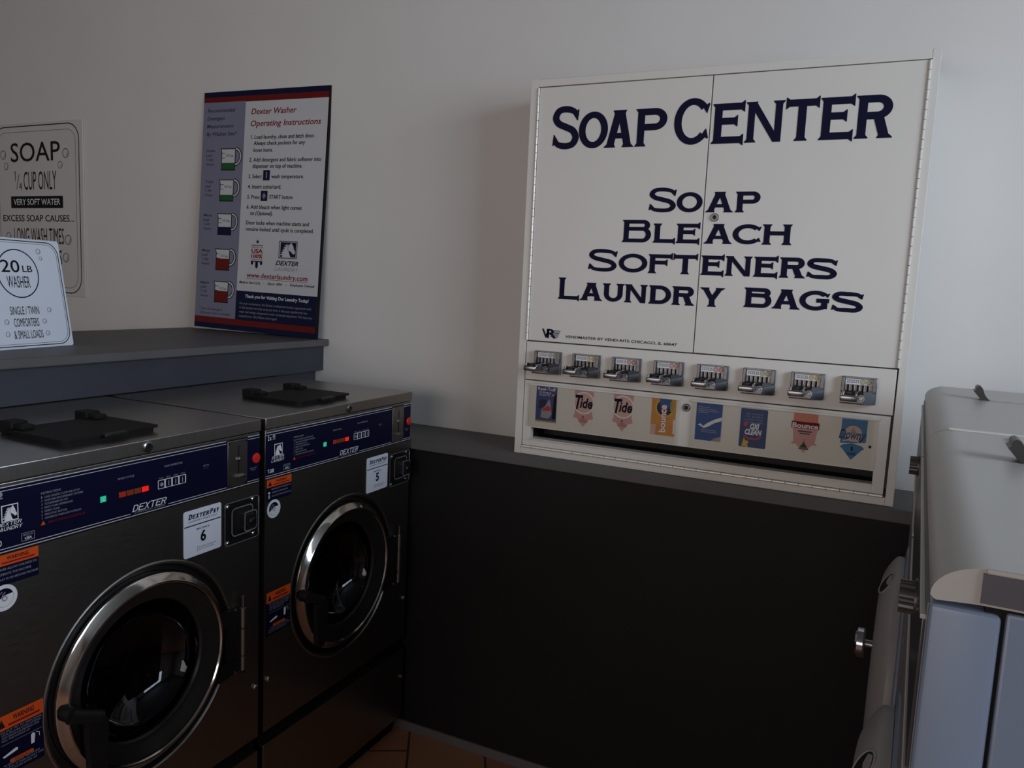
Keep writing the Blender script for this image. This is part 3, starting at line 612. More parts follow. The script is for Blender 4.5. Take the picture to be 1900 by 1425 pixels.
def washer(y0, number, label):
    ZW = 1.1594
    w = thing('washing_machine', label, 'washing machine', 'stainless washing machines against the partition', loc=(1.2420, y0, .0059))
    G = Frame((0, 0, ZW), (0, 1, 0), (0, 0, 1)); WD = .6600
    # casing behind the front panels
    b = MB()
    for args in ((0.004, 0.012, -1.11, -.031, -.70, -.022), (WD - .012, WD - .004, -1.11, -.031, -.70, -.022), (.004, WD - .004, -1.11, -.031, -.71, -.70), (.004, WD - .004, -1.11, -1.09, -.70, -.022)):
        b.box(G, *args, steel)
    b.build('casing', w)
    b = MB(); b.box(G, .015, WD - .015, -ZW - .0058, -1.108, -.68, -.03, black_matte); b.build('base', w)
    # top lid
    b = MB(); b.box(G, .002, WD + .002, -.0295, 0, -.592, .002, steel_top, .002); top = b.build('top_cover', w)
    b = MB(); b.lathe(G, .3340, -.0145, [(.0115, .002), (.0115, .005), (.0085, .0065), (.0001, .0065)], chrome_worn, 22); b.disc(G, .3340, -.0145, .0055, .0068, black_matte, 12); lab(b.build('lock', top), 'small round lock')
    # detergent flap on the top
    T = Frame((0, 0, ZW), (1, 0, 0), (0, 1, 0))
    b = MB(); pts = b.rrect_pts(-.238, -.052, .188, .412, .012); b.prism(T, pts, .0100, .0145, black_matte)
    b.prism(T, b.rrect_pts(-.232, -.060, .194, .406, .010), .0001, .010, black_matte)
    fl = b.build('detergent_flap', w)
    for s in (.200, .366):
        b = MB(); b.box(T, -.272, -.232, s, s + .036, .0005, .028, black_matte, .003); b.box(T, -.236, -.205, s + .004, s + .032, .0140, .0235, black_matte, .002); b.build('flap_hinge', fl)
    b = MB(); b.box(T, -.053, -.040, .270, .324, .008, .016, black_plastic, .002); b.build('finger_tab', fl)
    # front panel with round opening
    CS, CZ = .3325, -.5050; RO = .2265
    s0, s1, z0, z1 = .0025, WD - .0015, -.828, -.1580
    b = MB(); seg = 96; outer = []; inner = []
    for i in range(seg):
        a = 2 * math.pi * i / seg; c, sn = math.cos(a), math.sin(a)
        k = min((s1 - CS) / c if c > 1e-6 else 1e9, (s0 - CS) / c if c < -1e-6 else 1e9, (z1 - CZ) / sn if sn > 1e-6 else 1e9, (z0 - CZ) / sn if sn < -1e-6 else 1e9)
        outer.append((CS + k * c, CZ + k * sn))
    corners = [(s1, z1), (s0, z1), (s0, z0), (s1, z0)]
    for cn in corners:   # snap the nearest ray to each corner
        j = min(range(seg), key=lambda q: (outer[q][0] - cn[0]) ** 2 + (outer[q][1] - cn[1]) ** 2); outer[j] = cn
    circ = [[(CS + r * math.cos(2 * math.pi * i / seg), CZ + r * math.sin(2 * math.pi * i / seg)) for i in range(seg)] for r in (.2385, .2375, .2355, .2330, .2305, .2288, .2272, .2265)]
    dep = [0, 0, 0, .0014, .0022, .0010, -.0035, -.0120, -.026]; loops = [outer] + circ
    vs = [G.p(*p, dp) for lp, dp in zip(loops, dep) for p in lp]
    # pressed outer rim: the opening is ringed by a shallow raised bead
    fs = []
    for j in range(8):
        for i in range(seg): fs.append((j * seg + i, j * seg + (i + 1) % seg, (j + 1) * seg + (i + 1) % seg, (j + 1) * seg + i))
    vs += [G.p(*p, -.020) for p in outer]; nb = 9 * seg
    for i in range(seg): fs.append((i, nb + i, nb + (i + 1) % seg, (i + 1) % seg))
    fs = [tuple(reversed(f)) for f in fs]
    b.add(vs, fs, steel); fp = b.build('front_panel', w, 50)
    b = MB(); b.box(G, .0025, WD - .0015, -1.105, -.866, -.020, 0, steel, .0012); b.box(G, .004, WD - .004, -.868, -.826, -.022, -.014, black_matte); lp = b.build('lower_panel', w)
    for par, s, z in ((fp, .016, -.687), (fp, .645, -.687), (lp, .645, -.962), (lp, .016, -.962)):
        b = MB(); b.lathe(G, s, z, [(.0075, -.001), (.0070, .004), (.0045, .0065), (.0001, .0068)], chrome, 16); b.build('bolt', par)
    # control panel
    b = MB(); b.box(G, .0025, WD - .0015, -.1570, -.0310, -.020, 0, steel, .0012); b.rect(G, .0035, WD - .003, -.1530, -.0375, .0004, navy)
    cp = b.build('control_panel', w); e = .0008
    b = MB()
    for za, zb in ((-.0390, -.0372), (-.0450, -.0438)): b.rect(G, .0035, .550, za, zb, e, line_silver); b.rect(G, .618, WD - .003, za, zb, e, line_silver)
    for sa, sb in ((.0035, .2920), (.3860, .550), (.618, WD - .003)): b.rect(G, sa, sb, -.1492, -.1478, e, line_silver)
    b.rect(G, .0035, WD - .003, -.1546, -.1530, e, line_silver)
    b.text(G, '2 x', .0110, .0235, -.0580, -.0475, e, print_white, .02); b.disc(G, .0325, -.0500, .0050, e, print_grey, 14); b.rect(G, .0275, .0375, -.0580, -.0560, e, print_grey)
    b.text(G, 'T-300', .0105, .0330, -.1420, -.1325, e, print_white, .015)
    b.rring(G, .0680, .0920, -.1440, -.1290, .001, .0008, e, print_grey); b.text(G, 'MADE IN', .0710, .0890, -.1350, -.1315, e, print_grey); b.text(G, 'USA', .0740, .0870, -.1415, -.1370, e, print_white, .02)
    b.text(G, 'INSTRUCTIONS', .1060, .1440, -.0660, -.0620, e, print_grey)
    rows = ('LOAD LAUNDRY, CLOSE AND LATCH', 'DOOR AND ADD DETERGENT, SOFTENER', 'TO DISPENSER ON TOP', 'SELECT WASH TEMPERATURE', 'INSERT COINS', 'PRESS START BUTTON', 'ADD BLEACH WHEN LIGHT COMES ON')
    for i, t in enumerate(rows):
        z = -.0735 - i * .0066; b.text(G, str(i + 1), .1060, .1080, z, z + .0038, e, print_grey); b.text(G, t, .1120, .1120 + len(t) * .0024, z, z + .0036, e, print_grey)
    b.flat(G, [(.1040, -.1235), (.1130, -.1235), (.1085, -.1155)], e, orange_vinyl); b.text(G, 'REFER TO WARNING LABELS BEFORE USE', .118, .192, -.1225, -.1185, e, red_ink)
    b.text(G, 'WASH CYCLE', .2640, .3020, -.0715, -.0675, e, print_grey); b.text(G, 'WASH TEMPERATURE', .3760, .4240, -.0665, -.0625, e, print_grey)
    b.text(G, 'LID IN', .4820, .4980, -.0850, -.0815, e, print_grey); b.text(G, 'PLACE', .4830, .4970, -.0910, -.0875, e, green_print)
    for i, t in enumerate(('START', 'HOT', 'WARM', 'COLD')): b.text(G, t, .3620 + i * .0190, .3740 + i * .0190, -.0898, -.0870, e, print_grey)
    b.text(G, 'COMMERCIAL WASHER', .3010, .3780, -.1502, -.1468, e, print_grey)
    b.text(G, 'PUSH TO STOP', .6260, .6480, -.1190, -.1162, e, print_grey); b.text(G, 'CYCLE', .6300, .6440, -.1235, -.1207, e, print_grey)
    capitals(b, G, 'DEXTER', .2960, .3790, -.1455, -.1318, e, print_white, lean=.35, weight=.17, smallcaps=False)
    lab(b.build('lettering', cp), 'white and silver lettering')
    b = MB(); horse_emblem(b, G, .0340, .0640, -.1005, -.0705, e, navy, print_white)
    capitals(b, G, 'DEXTER', .0250, .0685, -.1080, -.1015, e, print_white, lean=.3, weight=.17, smallcaps=False); capitals(b, G, 'LAUNDRY', .0230, .0690, -.1165, -.1100, e, print_white, lean=.3, weight=.18, smallcaps=False)
    lab(b.build('emblem', cp), 'white horse head emblem')
    b = MB(); b.box(G, .2250, .2375, -.1090, -.0970, 0, .0014, led_green, .0006); b.text(G, 'C', .2288, .2340, -.1060, -.1000, .0017, print_white, .02); lab(b.build('indicator_light', cp), 'lit green indicator')
    for k, m in enumerate((led_dim_red, led_dim, led_dim, led_red)):
        b = MB(); b.box(G, .2665 + k * .0180, .2825 + k * .0180, -.1085, -.0975, 0, .0014, m, .0006); o = b.build('indicator_light', cp); lab(o, 'lit red indicator' if k == 3 else 'dim amber indicator')
    b = MB(); b.flat(G, b.rrect_pts(.3600, .4335, -.1115, -.0920, .002), e, print_white)
    bb = b.build('button_row', cp)
    for k in range(4):
        u = .3615 + k * .0182; b = MB(); b.box(G, u, u + .0142, -.1102, -.0933, .0004, .0018, navy, .0006)
        if k == 0: b.disc(G, u + .0071, -.1018, .0042, .0022, print_grey, 14)
        else: b.rect(G, u + .0058, u + .0080, -.1075, -.0965, .0022, print_grey)
        b.build('button', bb)
    # coin slot plate, stop button
    b = MB(); b.box(G, .5540, .6160, -.1510, -.0400, 0, .0022, steel, .0008)
    for s, z in ((.5580, -.0445), (.6120, -.0445), (.5580, -.1465), (.6120, -.1465)): b.disc(G, s, z, .0025, .0026, chrome, 12)
    b.rect(G, .5862, .5888, -.0790, -.0520, .0026, black_matte); b.rect(G, .5855, .5895, -.1220, -.0850, .0026, black_matte)
    b.lathe(G, .5862, -.0865, [(.0050, .002), (.0045, .006), (.0001, .0075)], chrome, 16)
    b.prism(Frame((0, .5760, ZW - .1290), (0, 1, 0), (1, 0, 0)), [(0, .002), (.0300, .002), (.0270, .014), (.0030, .014)], -.003, -.0005, chrome)
    cpl = b.build('coin_slot_plate', cp)
    b = MB(); b.lathe(G, .6460, -.0945, [(.0125, .0002), (.0125, .0025), (.0110, .0040), (.0060, .0048), (.0001, .0050)], red_btn, 24); lab(b.build('stop_button', cp), 'round red stop button')
    # payment tag
    b = MB(); b.flat(G, b.rrect_pts(.4260, .5345, -.2865, -.1785, .006), .0012, tag_white); b.prism(G, b.rrect_pts(.4260, .5345, -.2865, -.1785, .006), .0002, .0011, tag_white)
    tg = b.build('machine_tag', w); lab(tg, 'white tag with the number ' + number)
    b = MB(); q = .0016
    b.rect(G, .4275, .5330, -.2155, -.2130, q, navy); capitals(b, G, 'DEXTER', .4380, .4970, -.1990, -.1895, q, navy_ink, lean=.25, weight=.30, first=1.25); capitals(b, G, 'PAY', .4990, .5260, -.1990, -.1895, q, navy_ink, lean=.25, weight=.30, first=1.25)
    b.text(G, 'LAUNDRY MADE EASY', .4390, .5230, -.2065, -.2025, q, grey_ink); b.text(G, 'MACHINE #', .4620, .4990, -.2275, -.2228, q, grey_ink, .01)
    b.text(G, number, .4730, .4890, -.2560, -.2325, q, black_ink, .035)
    b.rect(G, .4640, .4646, -.2780, -.2650, q, grey_ink); b.text(G, 'Download the app and', .4670, .5180, -.2700, -.2668, q, grey_ink); b.text(G, 'tap to start & pay', .4670, .5120, -.2750, -.2718, q, grey_ink)
    lab(b.build('lettering', tg), 'dark lettering')
    # coin box
    b = MB(); b.box(G, .5430, .6530, -.2910, -.1870, .0002, .0035, black_plastic, .001); cb = b.build('coin_box', w)
    b = MB(); b.rring(G, .5425, .6535, -.2915, -.1865, .008, .0018, .0040, strip_metal); b.box(G, .6500, .6530, -.2850, -.1920, .003, .0060, strip_metal, .0008); lab(b.build('frame', cb), 'thin steel frame')
    b = MB(); b.prism(G, b.rrect_pts(.5560, .6250, -.2690, -.2000, .012), .003, .012, black_plastic); b.rring(G, .5555, .6255, -.2695, -.1995, .012, .0030, .0124, strip_metal)
    b.prism(G, b.rrect_pts(.5830, .6230, -.2600, -.2120, .008), .010, .026, chrome_worn); b.rring(G, .5825, .6235, -.2605, -.2115, .008, .0030, .0264, strip_metal)
    b.prism(G, b.rrect_pts(.5900, .6160, -.2530, -.2190, .005), .024, .032, black_plastic); b.lathe(G, .6030, -.2360, [(.0085, .032), (.0080, .0350), (.0050, .0358), (.0001, .0358)], chrome_worn, 18)
    b.build('coin_drawer', cb)
    for s, z in ((.6300, -.1930), (.5500, -.1950), (.6400, -.2420), (.6320, -.2800), (.5500, -.2830)):
        b = MB(); b.lathe(G, s, z, [(.0058, .003), (.0055, .007), (.0030, .0088), (.0001, .0088)], chrome, 14); b.build('screw', cb)
    # stickers
    warning_sticker(w, G, .0080, .0978, -.2140, -.1790, -.1590, [('NEVER ALLOW CHILDREN TO', .18, .96, -.1870, -.1830), ('OPERATE THE MACHINE', .20, .84, -.1960, -.1920), ('PLAY IN OR AROUND MACHINE', .20, .98, -.2050, -.2010)], w, False)
    warning_sticker(w, G, .0100, .0980, -.5710, -.4830, -.4550, [('DO NOT TRY TO OPEN DOOR', .10, .96, -.4885, -.4850), ('UNTIL MACHINE IS FULLY STOPPED', .12, .94, -.4940, -.4905), ('AND DRUM HAS DRAINED AND', .12, .90, -.4995, -.4960), ('PULL THE HANDLE UP', .12, .70, -.5050, -.5015), ('TO RELEASE DOOR TURN HANDLE', .14, .90, -.5535, -.5500), ('THEN PULL IT OPEN SLOWLY AND', .08, .98, -.5590, -.5555), ('LATCH IT AGAIN AFTER USE', .08, .84, -.5645, -.5610)], w, True)
    b = MB(); b.disc(G, .0335, -.2370, .0240, .0010, print_white, 36); b.disc(G, .0335, -.2370, .0170, .0012, navy, 32)
    b.flat(G, [(.0335 + .0165 * math.cos(math.radians(a)), -.2370 + .0165 * math.sin(math.radians(a))) for a in range(-160, 21, 12)] + [(.0335, -.2330)], .0014, print_white)
    b.ring(G, .0345, -.2385, .0050, .0028, .0016, print_grey, 18); b.stroke(G, [(.0295, -.2385), (.0310, -.2310), (.0360, -.2270)], .0016, .0016, print_grey); b.stroke(G, [(.0225, -.2370), (.0250, -.2290), (.0310, -.2250)], .0013, .0016, print_grey)
    lab(b.build('round_sticker', w), 'round white sticker')
    # drum and door
    b = MB(); b.lathe(G, CS, CZ, [(.208, -.06), (.232, -.11), (.232, -.45), (.0001, -.46)], drum_steel, 64)
    for r, n in ((.2315, -.13), (.2315, -.30)): b.lathe(G, CS, CZ, [(r, n), (r - .006, n - .008), (r, n - .016)], drum_steel, 64)
    b.build('drum', w)
    d = thing_part('door', w)
    b = MB(); b.lathe(G, CS, CZ, [(.211, -.022), (.2120, -.003), (.2105, .0010), (.2070, .0030), (.1975, .0140), (.1955, .0158), (.1930, .0165), (.1905, .0155), (.1885, .0120), (.187, .002)], ring_steel, 96); lab(b.build('door_ring', d), 'polished steel ring')
    b = MB(); b.lathe(G, CS, CZ, [(.236, -.024), (.212, -.0225)], rubber, 72); b.build('door_seal', d)
    b = MB(); b.lathe(G, CS, CZ, [(.1880, .0105), (.183, .0085), (.164, -.004), (.153, -.008), (.1495, -.013), (.150, -.024)], rubber, 72); b.build('gasket', d)
    b = MB(); b.lathe(G, CS, CZ, [(.152, -.010), (.1495, -.020), (.145, -.032), (.138, -.045), (.129, -.057), (.118, -.068), (.105, -.078), (.090, -.086), (.073, -.093), (.055, -.098), (.036, -.1015), (.018, -.1035), (.0001, -.104)], door_glass, 64); lab(b.build('door_glass', d), 'dark glass bowl')
    hx = .592
    b = MB(); b.cyl(G.p(hx, -.612, .014), G.p(hx, -.455, .014), .0075, steel, 18); b.cyl(G.p(hx, -.455, .014), G.p(hx, -.425, .014), .0042, chrome_worn, 14); b.cyl(G.p(hx, -.620, .014), G.p(hx, -.612, .014), .0052, black_plastic, 14)
    for z in (-.505, -.575): b.cyl(G.p(hx, z - .001, .014), G.p(hx, z + .001, .014), .0080, black_matte, 18)
    b.build('hinge_pin', d)
    b = MB()
    for z in (-.468, -.598): b.prism(G, [(.520, z - .022), (hx, z - .012), (hx, z + .012), (.520, z + .022)], .004, .012, black_plastic)
    b.prism(G, [(.545, -.61), (.580, -.60), (.580, -.46), (.545, -.45)], .0005, .006, black_plastic)
    for z in (-.454, -.612): b.lathe(G, .570, z, [(.004, .011), (.0035, .0145), (.0001, .0155)], chrome, 12)
    b.build('hinge_bracket', d)
    # latch handle
    b = MB(); b.cyl(G.p(.137, -.500, .008), G.p(.137, -.500, .036), .0175, black_plastic, 24, .016); b.cyl(G.p(.130, -.500, .030), G.p(.190, -.528, .036), .0150, black_plastic, 20, .0140)
    hb = [(.160, -.512), (.186, -.520), (.203, -.535), (.203, -.560), (.198, -.640), (.191, -.656), (.175, -.657), (.165, -.645), (.160, -.560)]
    b.prism(G, hb, .027, .043, black_plastic); b.build('latch_handle', d)
    return w
def thing_part(name, parent):
    o = bpy.data.objects.new(name, None); col.objects.link(o); o.parent = parent; o.empty_display_size = .05
    return o
washer(-0.9065, '5', 'steel washing machine numbered 5, beside the dark wainscot wall')
washer(-1.5820, '6', 'steel washing machine numbered 6, nearer one with the white load sign above it')

# ------------------------------------------------------------------ instruction board standing on the shelf
def frame_matrix(o, e, f):
    e = Vector(e).normalized(); f = Vector(f).normalized(); y = f.cross(e)
    return Matrix(((e.x, y.x, f.x, o[0]), (e.y, y.y, f.y, o[1]), (e.z, y.z, f.z, o[2]), (0, 0, 0, 1)))
pb = thing('instruction_board', 'tall white, lavender and navy washer instruction board leaning in the corner of the shelf', 'sign',
           mw=frame_matrix((0.0607, -0.0461, 1.2981), (0.999847, -0.000798, -0.017481), (0.017499, 0.045577, 0.998808)), k=K)
F = FRONT; PW, PH = .5635, .8319; n = .0005
b = MB(); b.box(F, 0, PW, 0, PH, -.010, 0, black_matte, .001); b.build('board', pb)
b = MB(); PU = .5585
b.rect(F, 0.001, PU, .0405, .7935, n, board_white); b.rect(F, .001, .1985, .0385, .7955, n + .0001, lavender)
b.rect(F, .001, PU, .8130, .8312, n, board_navy); b.rect(F, .001, PU, .7930, .8130, n, red_vinyl)
b.rect(F, .1975, PU, .0390, .1415, n + .0002, board_navy); b.rect(F, .001, PU, .0185, .0400, n + .0002, red_vinyl); b.rect(F, .001, PU, .0005, .0185, n + .0002, board_navy)
sheet = b.build('printed_sheet', pb)
b = MB(); q = n + .0005
b.text(F, 'Dexter Washer', .2265, .4260, .7490, .7680, q, red_ink, .012, .18); b.text(F, 'Operating Instructions', .2260, .5320, .7085, .7275, q, red_ink, .012, .18)
def line(t, u0, u1, v, m=black_ink, h=.0128, bold=.016, sh=.07): b.text(F, t, u0, u1, v, v + h, q, m, bold, sh)
for t, u0, u1, v in (('1. Load laundry, close and latch door.', .2300, .5090, .6655), ('Always check pockets for any', .2440, .4700, .6445), ('loose items.', .2440, .3310, .6215),
        ('2. Add detergent and fabric softener into', .2275, .5415, .5885), ('dispenser on top of machine.', .2440, .4630, .5670), ('3. Select', .2275, .2880, .5320), ('wash temperature.', .3310, .4720, .5320),
        ('4. Insert coins/card.', .2270, .3770, .4970), ('5. Press', .2265, .2825, .4615), ('START button.', .3265, .4325, .4625), ('6. Add bleach when light comes', .2260, .4710, .4275), ('on (Optional).', .2440, .3460, .4065),
        ('Door locks when machine starts and', .2265, .5060, .3735), ('remains locked until cycle is completed.', .2265, .5270, .3515)): line(t, u0, u1, v)
line('www.dexterlaundry.com', .2420, .5130, .1905, red_ink, .0165, .014); b.rect(F, .2420, .5130, .1855, .1868, q, red_ink)
line('Made in the U.S.A.', .2100, .3080, .1680, black_ink, .0085); line('Since 1894', .3400, .4030, .1690, black_ink, .0085); line('Employee Owned', .4400, .5440, .1705, black_ink, .0085)
for u in (.3230, .4210): b.disc(F, u, .1725, .0015, q, black_ink, 8)
line('Thank you for Visiting Our Laundry Today!', .2400, .5230, .1190, print_white, .0110)
for i, (t, u1) in enumerate((('For your convenience, the Dexter professional laundry equipment used', .5350), ('in this laundry not only saves you time, it also uses significantly less', .5200), ('water and energy compared to most residential equipment. We hope you', .5420), ('enjoyed your visit. Please come again!', .3900))): line(t, .2160, u1, .0945 - i * .0148, print_grey, .0078, .0)
for t, u1, v in (('Recommended', .1505, .7615), ('Detergent', .1040, .7340), ('Measurements', .1460, .7070), ('By Washer Size*', .1630, .6800)): line(t, .0215, u1, v, lav_ink, .0125, .012)
line('* Save on detergent.', .0230, .1360, .0640, lav_ink, .0085, 0); line('Only use what is needed.', .0260, .1750, .0495, lav_ink, .0085, 0)
line('DEXTER', .3700, .4700, .2385, navy_ink, .0150, .02, .35); line('LAUNDRY', .3680, .4730, .2195, print_grey, .0130, 0, .35)
lab(b.build('lettering', sheet), 'red and black lettering')
b = MB(); b.rect(F, .2940, .3240, .5245, .5595, q, board_navy); b.rect(F, .3070, .3110, .5310, .5530, q + .0002, print_grey); b.build('button_picture', sheet)
b = MB(); b.rect(F, .2880, .3180, .4545, .4895, q, board_navy); b.flat(F, [(.3030, .4600), (.3120, .4720), (.3030, .4840), (.2940, .4720)], q + .0002, lavender)
b.build('button_picture', sheet)
b = MB(); horse_emblem(b, F, .3840, .4610, .2635, .3205, q, board_navy, board_white); b.rring(F, .3830, .4620, .2625, .3215, .002, .0025, q + .0007, board_navy); lab(b.build('horse_emblem', sheet), 'navy horse head emblem')
b = MB(); cx = .2850; star = []
for i in range(10):
    r = .0085 if i % 2 == 0 else .0036; a = math.radians(90 + 36 * i); star.append((cx + r * math.cos(a), .3150 + r * math.sin(a)))
b.flat(F, star, q, navy_ink); b.rect(F, .2590, .3105, .3010, .3035, q, navy_ink); b.text(F, 'MADE IN THE', .2590, .3105, .2930, .2980, q, red_ink); b.text(F, 'USA', .2590, .3105, .2770, .2900, q, red_ink, .03); b.rect(F, .2590, .3105, .2725, .2740, q, red_ink)
b.text(F, '100%', .2590, .3105, .2590, .2700, q, red_ink, .03); b.text(F, 'EMPLOYEE', .2590, .3105, .2520, .2560, q, grey_ink)
b.rect(F, .2590, .3105, .2455, .2485, q, navy_ink)
for u0, u1, v0 in ((.2590, .2690, .2330), (.2790, .2910, .2220), (.3005, .3105, .2330)): b.flat(F, [(u0, .2460), (u0, v0 + .006), ((u0 + u1) / 2, v0), (u1, v0 + .006), (u1, .2460)], q, navy_ink)
lab(b.build('shield_mark', sheet), 'red and navy shield mark')
cups = ((.0930, .5590, green_print, .34, '1/4 Cup', 'Double', 'T-300'), (.0915, .4510, green_print, .30, '1/4 Cup', 'Triple', 'T-400'), (.0900, .3325, board_navy, .38, '1/3 Cup', 'Maxi', 'T-600'), (.0885, .2080, red_vinyl, .55, '1/2 Cup', 'Mega', 'T-900'), (.0890, .0930, red_vinyl, .55, '1/2 Cup', 'Magnum', 'T-1200'))
for (u0, v0, m, fr, cap_, l1, l2) in cups:
    b = MB(); w, h = .0700, .0765
    b.flat(F, [(u0 + .004, v0), (u0 + w, v0), (u0 + w, v0 + h), (u0 - .002, v0 + h), (u0 + .004, v0 + h * .82)], q, black_ink)
    b.flat(F, [(u0 + .0072, v0 + .0035), (u0 + w - .0032, v0 + .0035), (u0 + w - .0032, v0 + h - .0032), (u0 + .0024, v0 + h - .0032), (u0 + .0072, v0 + h * .82)], q + .0002, board_white)
    b.rect(F, u0 + .0072, u0 + w - .0032, v0 + .0035, v0 + h * fr, q + .0004, m)
    for k in range(2): b.rect(F, u0 + .006, u0 + .022, v0 + h * (.55 + .2 * k), v0 + h * (.55 + .2 * k) + .0018, q + .0005, black_ink)
    b.text(F, cap_, u0 + .026, u0 + .060, v0 + h * .62, v0 + h * .62 + .0085, q + .0005, black_ink)
    arc = [(u0 + w + .024 * math.sin(math.pi * k / 12), v0 + h * .62 + .0270 * math.cos(math.pi * k / 12)) for k in range(13)]
    b.stroke(F, arc, .0115, q + .0001, black_ink); b.stroke(F, arc, .0052, q + .0003, board_white)
    lab(b.build('measuring_cup_picture', sheet), 'printed measuring cup, ' + l1.lower() + ' load')
    b = MB(); vv = v0 + h
    for k, (t, uu) in enumerate(((l1, .0650), ('Load', .0500), (l2, .0560), ('Washer', .0640))): b.text(F, t, .0235, uu, vv - .0120 - k * .0158, vv - .0035 - k * .0158, q, lav_ink, .012 if k < 2 else 0)
    lab(b.build('caption', sheet), 'small caption, ' + l1.lower() + ' load')

# ------------------------------------------------------------------ soap sign on the back wall
def bubble(b, F, u, v, r, n, m, inner=True):
    b.ring(F, u, v, r, r * .84, n, m, 24)
    if inner: b.stroke(F, [(u + r * .55 * math.cos(a), v + r * .55 * math.sin(a)) for a in [math.radians(x) for x in range(-80, 31, 18)]], r * .12, n, m)
ss = thing('wall_sign', 'white soap sign with rounded border, hung on the wall behind the smaller load sign', 'sign', loc=(-0.9730, -.0014, 1.3794), k=K)
F = FRONT; HW, HH = .2895, .6990
b = MB(); b.box(F, -HW, HW, 0, HH, -.0004, .0048, sign_paper, .0015); brd = b.build('board', ss)
b = MB(); q = .0053
b.rring(F, -HW + .020, HW - .020, .012, HH - .010, .065, .0042, q, black_ink); b.rring(F, -HW + .042, HW - .042, .034, HH - .034, .048, .0016, q, grey_ink)
lab(b.build('border', brd), 'rounded double border line')
Z = 1.455; b = MB()
for t, u0, u1, v0, v1, bold in (('SOAP', -.163, .153, 2.000 - Z, 2.075 - Z, .004), ('CUP ONLY', -.082, .127, 1.885 - Z, 1.958 - Z, .0), ('EXCESS SOAP CAUSES...', -.226, .230, 1.7560 - Z, 1.7815 - Z, .012), ('LONG WASH TIMES', -.155, .165, 1.665 - Z, 1.728 - Z, .0), ('EXTRA RINSES', -.130, .150, 1.580 - Z, 1.640 - Z, 0), ('RESIDUE', -.080, .100, 1.520 - Z, 1.560 - Z, 0)):
    b.text(F, t, u0, u1, v0, v1, q, black_ink, bold)
b.stroke(F, [(-.144, 1.953 - Z), (-.136, 1.962 - Z), (-.136, 1.922 - Z)], .0035, q, black_ink); b.stroke(F, [(-.130, 1.887 - Z), (-.110, 1.950 - Z)], .003, q, black_ink); b.text(F, '4', -.113, -.095, 1.884 - Z, 1.915 - Z, q, black_ink)
b.flat(F, b.rrect_pts(-.1695, .1645, 1.8100 - Z, 1.8590 - Z, .004), q, black_ink); b.text(F, 'VERY SOFT WATER', -.152, .148, 1.8235 - Z, 1.8475 - Z, q + .0003, print_white, .01)
for u, v, r in ((.187, 2.0265, .019), (.152, 1.981, .0145), (.191, 1.6836, .020), (.175, 1.6118, .019), (-.213, 2.0299, .019), (-.195, 1.9828, .0145), (-.193, 1.693, .017)):
    c_ = MB(); bubble(c_, F, u, v - Z, r, q, grey_ink); c_.build('bubble_print', brd)
lab(b.build('lettering', brd), 'black lettering')
# 20 lb sign leaning on the shelf
ls = thing('shelf_sign', 'white 20 pound washer sign standing on the shelf at the left edge', 'sign',
           mw=frame_matrix((0.459, -0.8525, 1.2872), (-.19921, .979957, 0), (-.156677, -.03185, .987136)), k=K)
b = MB(); W20, H20 = .2740, .2710
b.prism(F, b.rrect_pts(-W20, 0, 0, H20, .006), -.0035, 0, load_paper); brd = b.build('board', ls)
b = MB(); q = .0005; cc = -.137
b.rring(F, -W20 + .006, -.006, .005, H20 - .005, .034, .0022, q, black_ink); b.rring(F, -W20 + .012, -.012, .011, H20 - .011, .030, .0009, q, grey_ink); lab(b.build('border', brd), 'rounded double border line'); b = MB()
b.ring(F, cc, .184, .0600, .0572, q, navy_ink, 64)
for t, u0, u1, v0, v1, bold in (('20', -.184, -.131, .1870, .2160, .006), ('LB', -.1235, -.0945, .1885, .2040, .01), ('WASHER', -.1725, -.1065, .1495, .1775, 0), ('SINGLE / TWIN', -.1775, -.0935, .0835, .1030, 0), ('COMFORTERS', -.1720, -.0990, .0540, .0740, 0), ('& SMALL LOADS', -.1765, -.0915, .0245, .0440, 0)):
    b.text(F, t, u0, u1, v0, v1, q, black_ink, bold)
for u, v, r in ((-.0676, .2414, .0068), (-.0635, .2239, .0048), (-.0615, .0937, .0062), (-.0810, .0654, .0062), (-.0770, .0350, .0062), (-.1912, .0661, .0062), (-.1938, .0364, .0062), (-.212, .0937, .006), (-.206, .240, .006)):
    c_ = MB(); bubble(c_, F, u, v, r, q, grey_ink); c_.build('bubble_print', brd)
lab(b.build('lettering', brd), 'black lettering in and below a circle')
b = MB(); b.prism(Frame((-.11, 0, 0), (0, 1, 0), (0, 0, 1)), [(.0036, .20), (.0036, .015), (.060, .0025), (.058, .0005), (.0036, .010)], -.03, .03, sign_edge); b.build('easel_foot', ls)

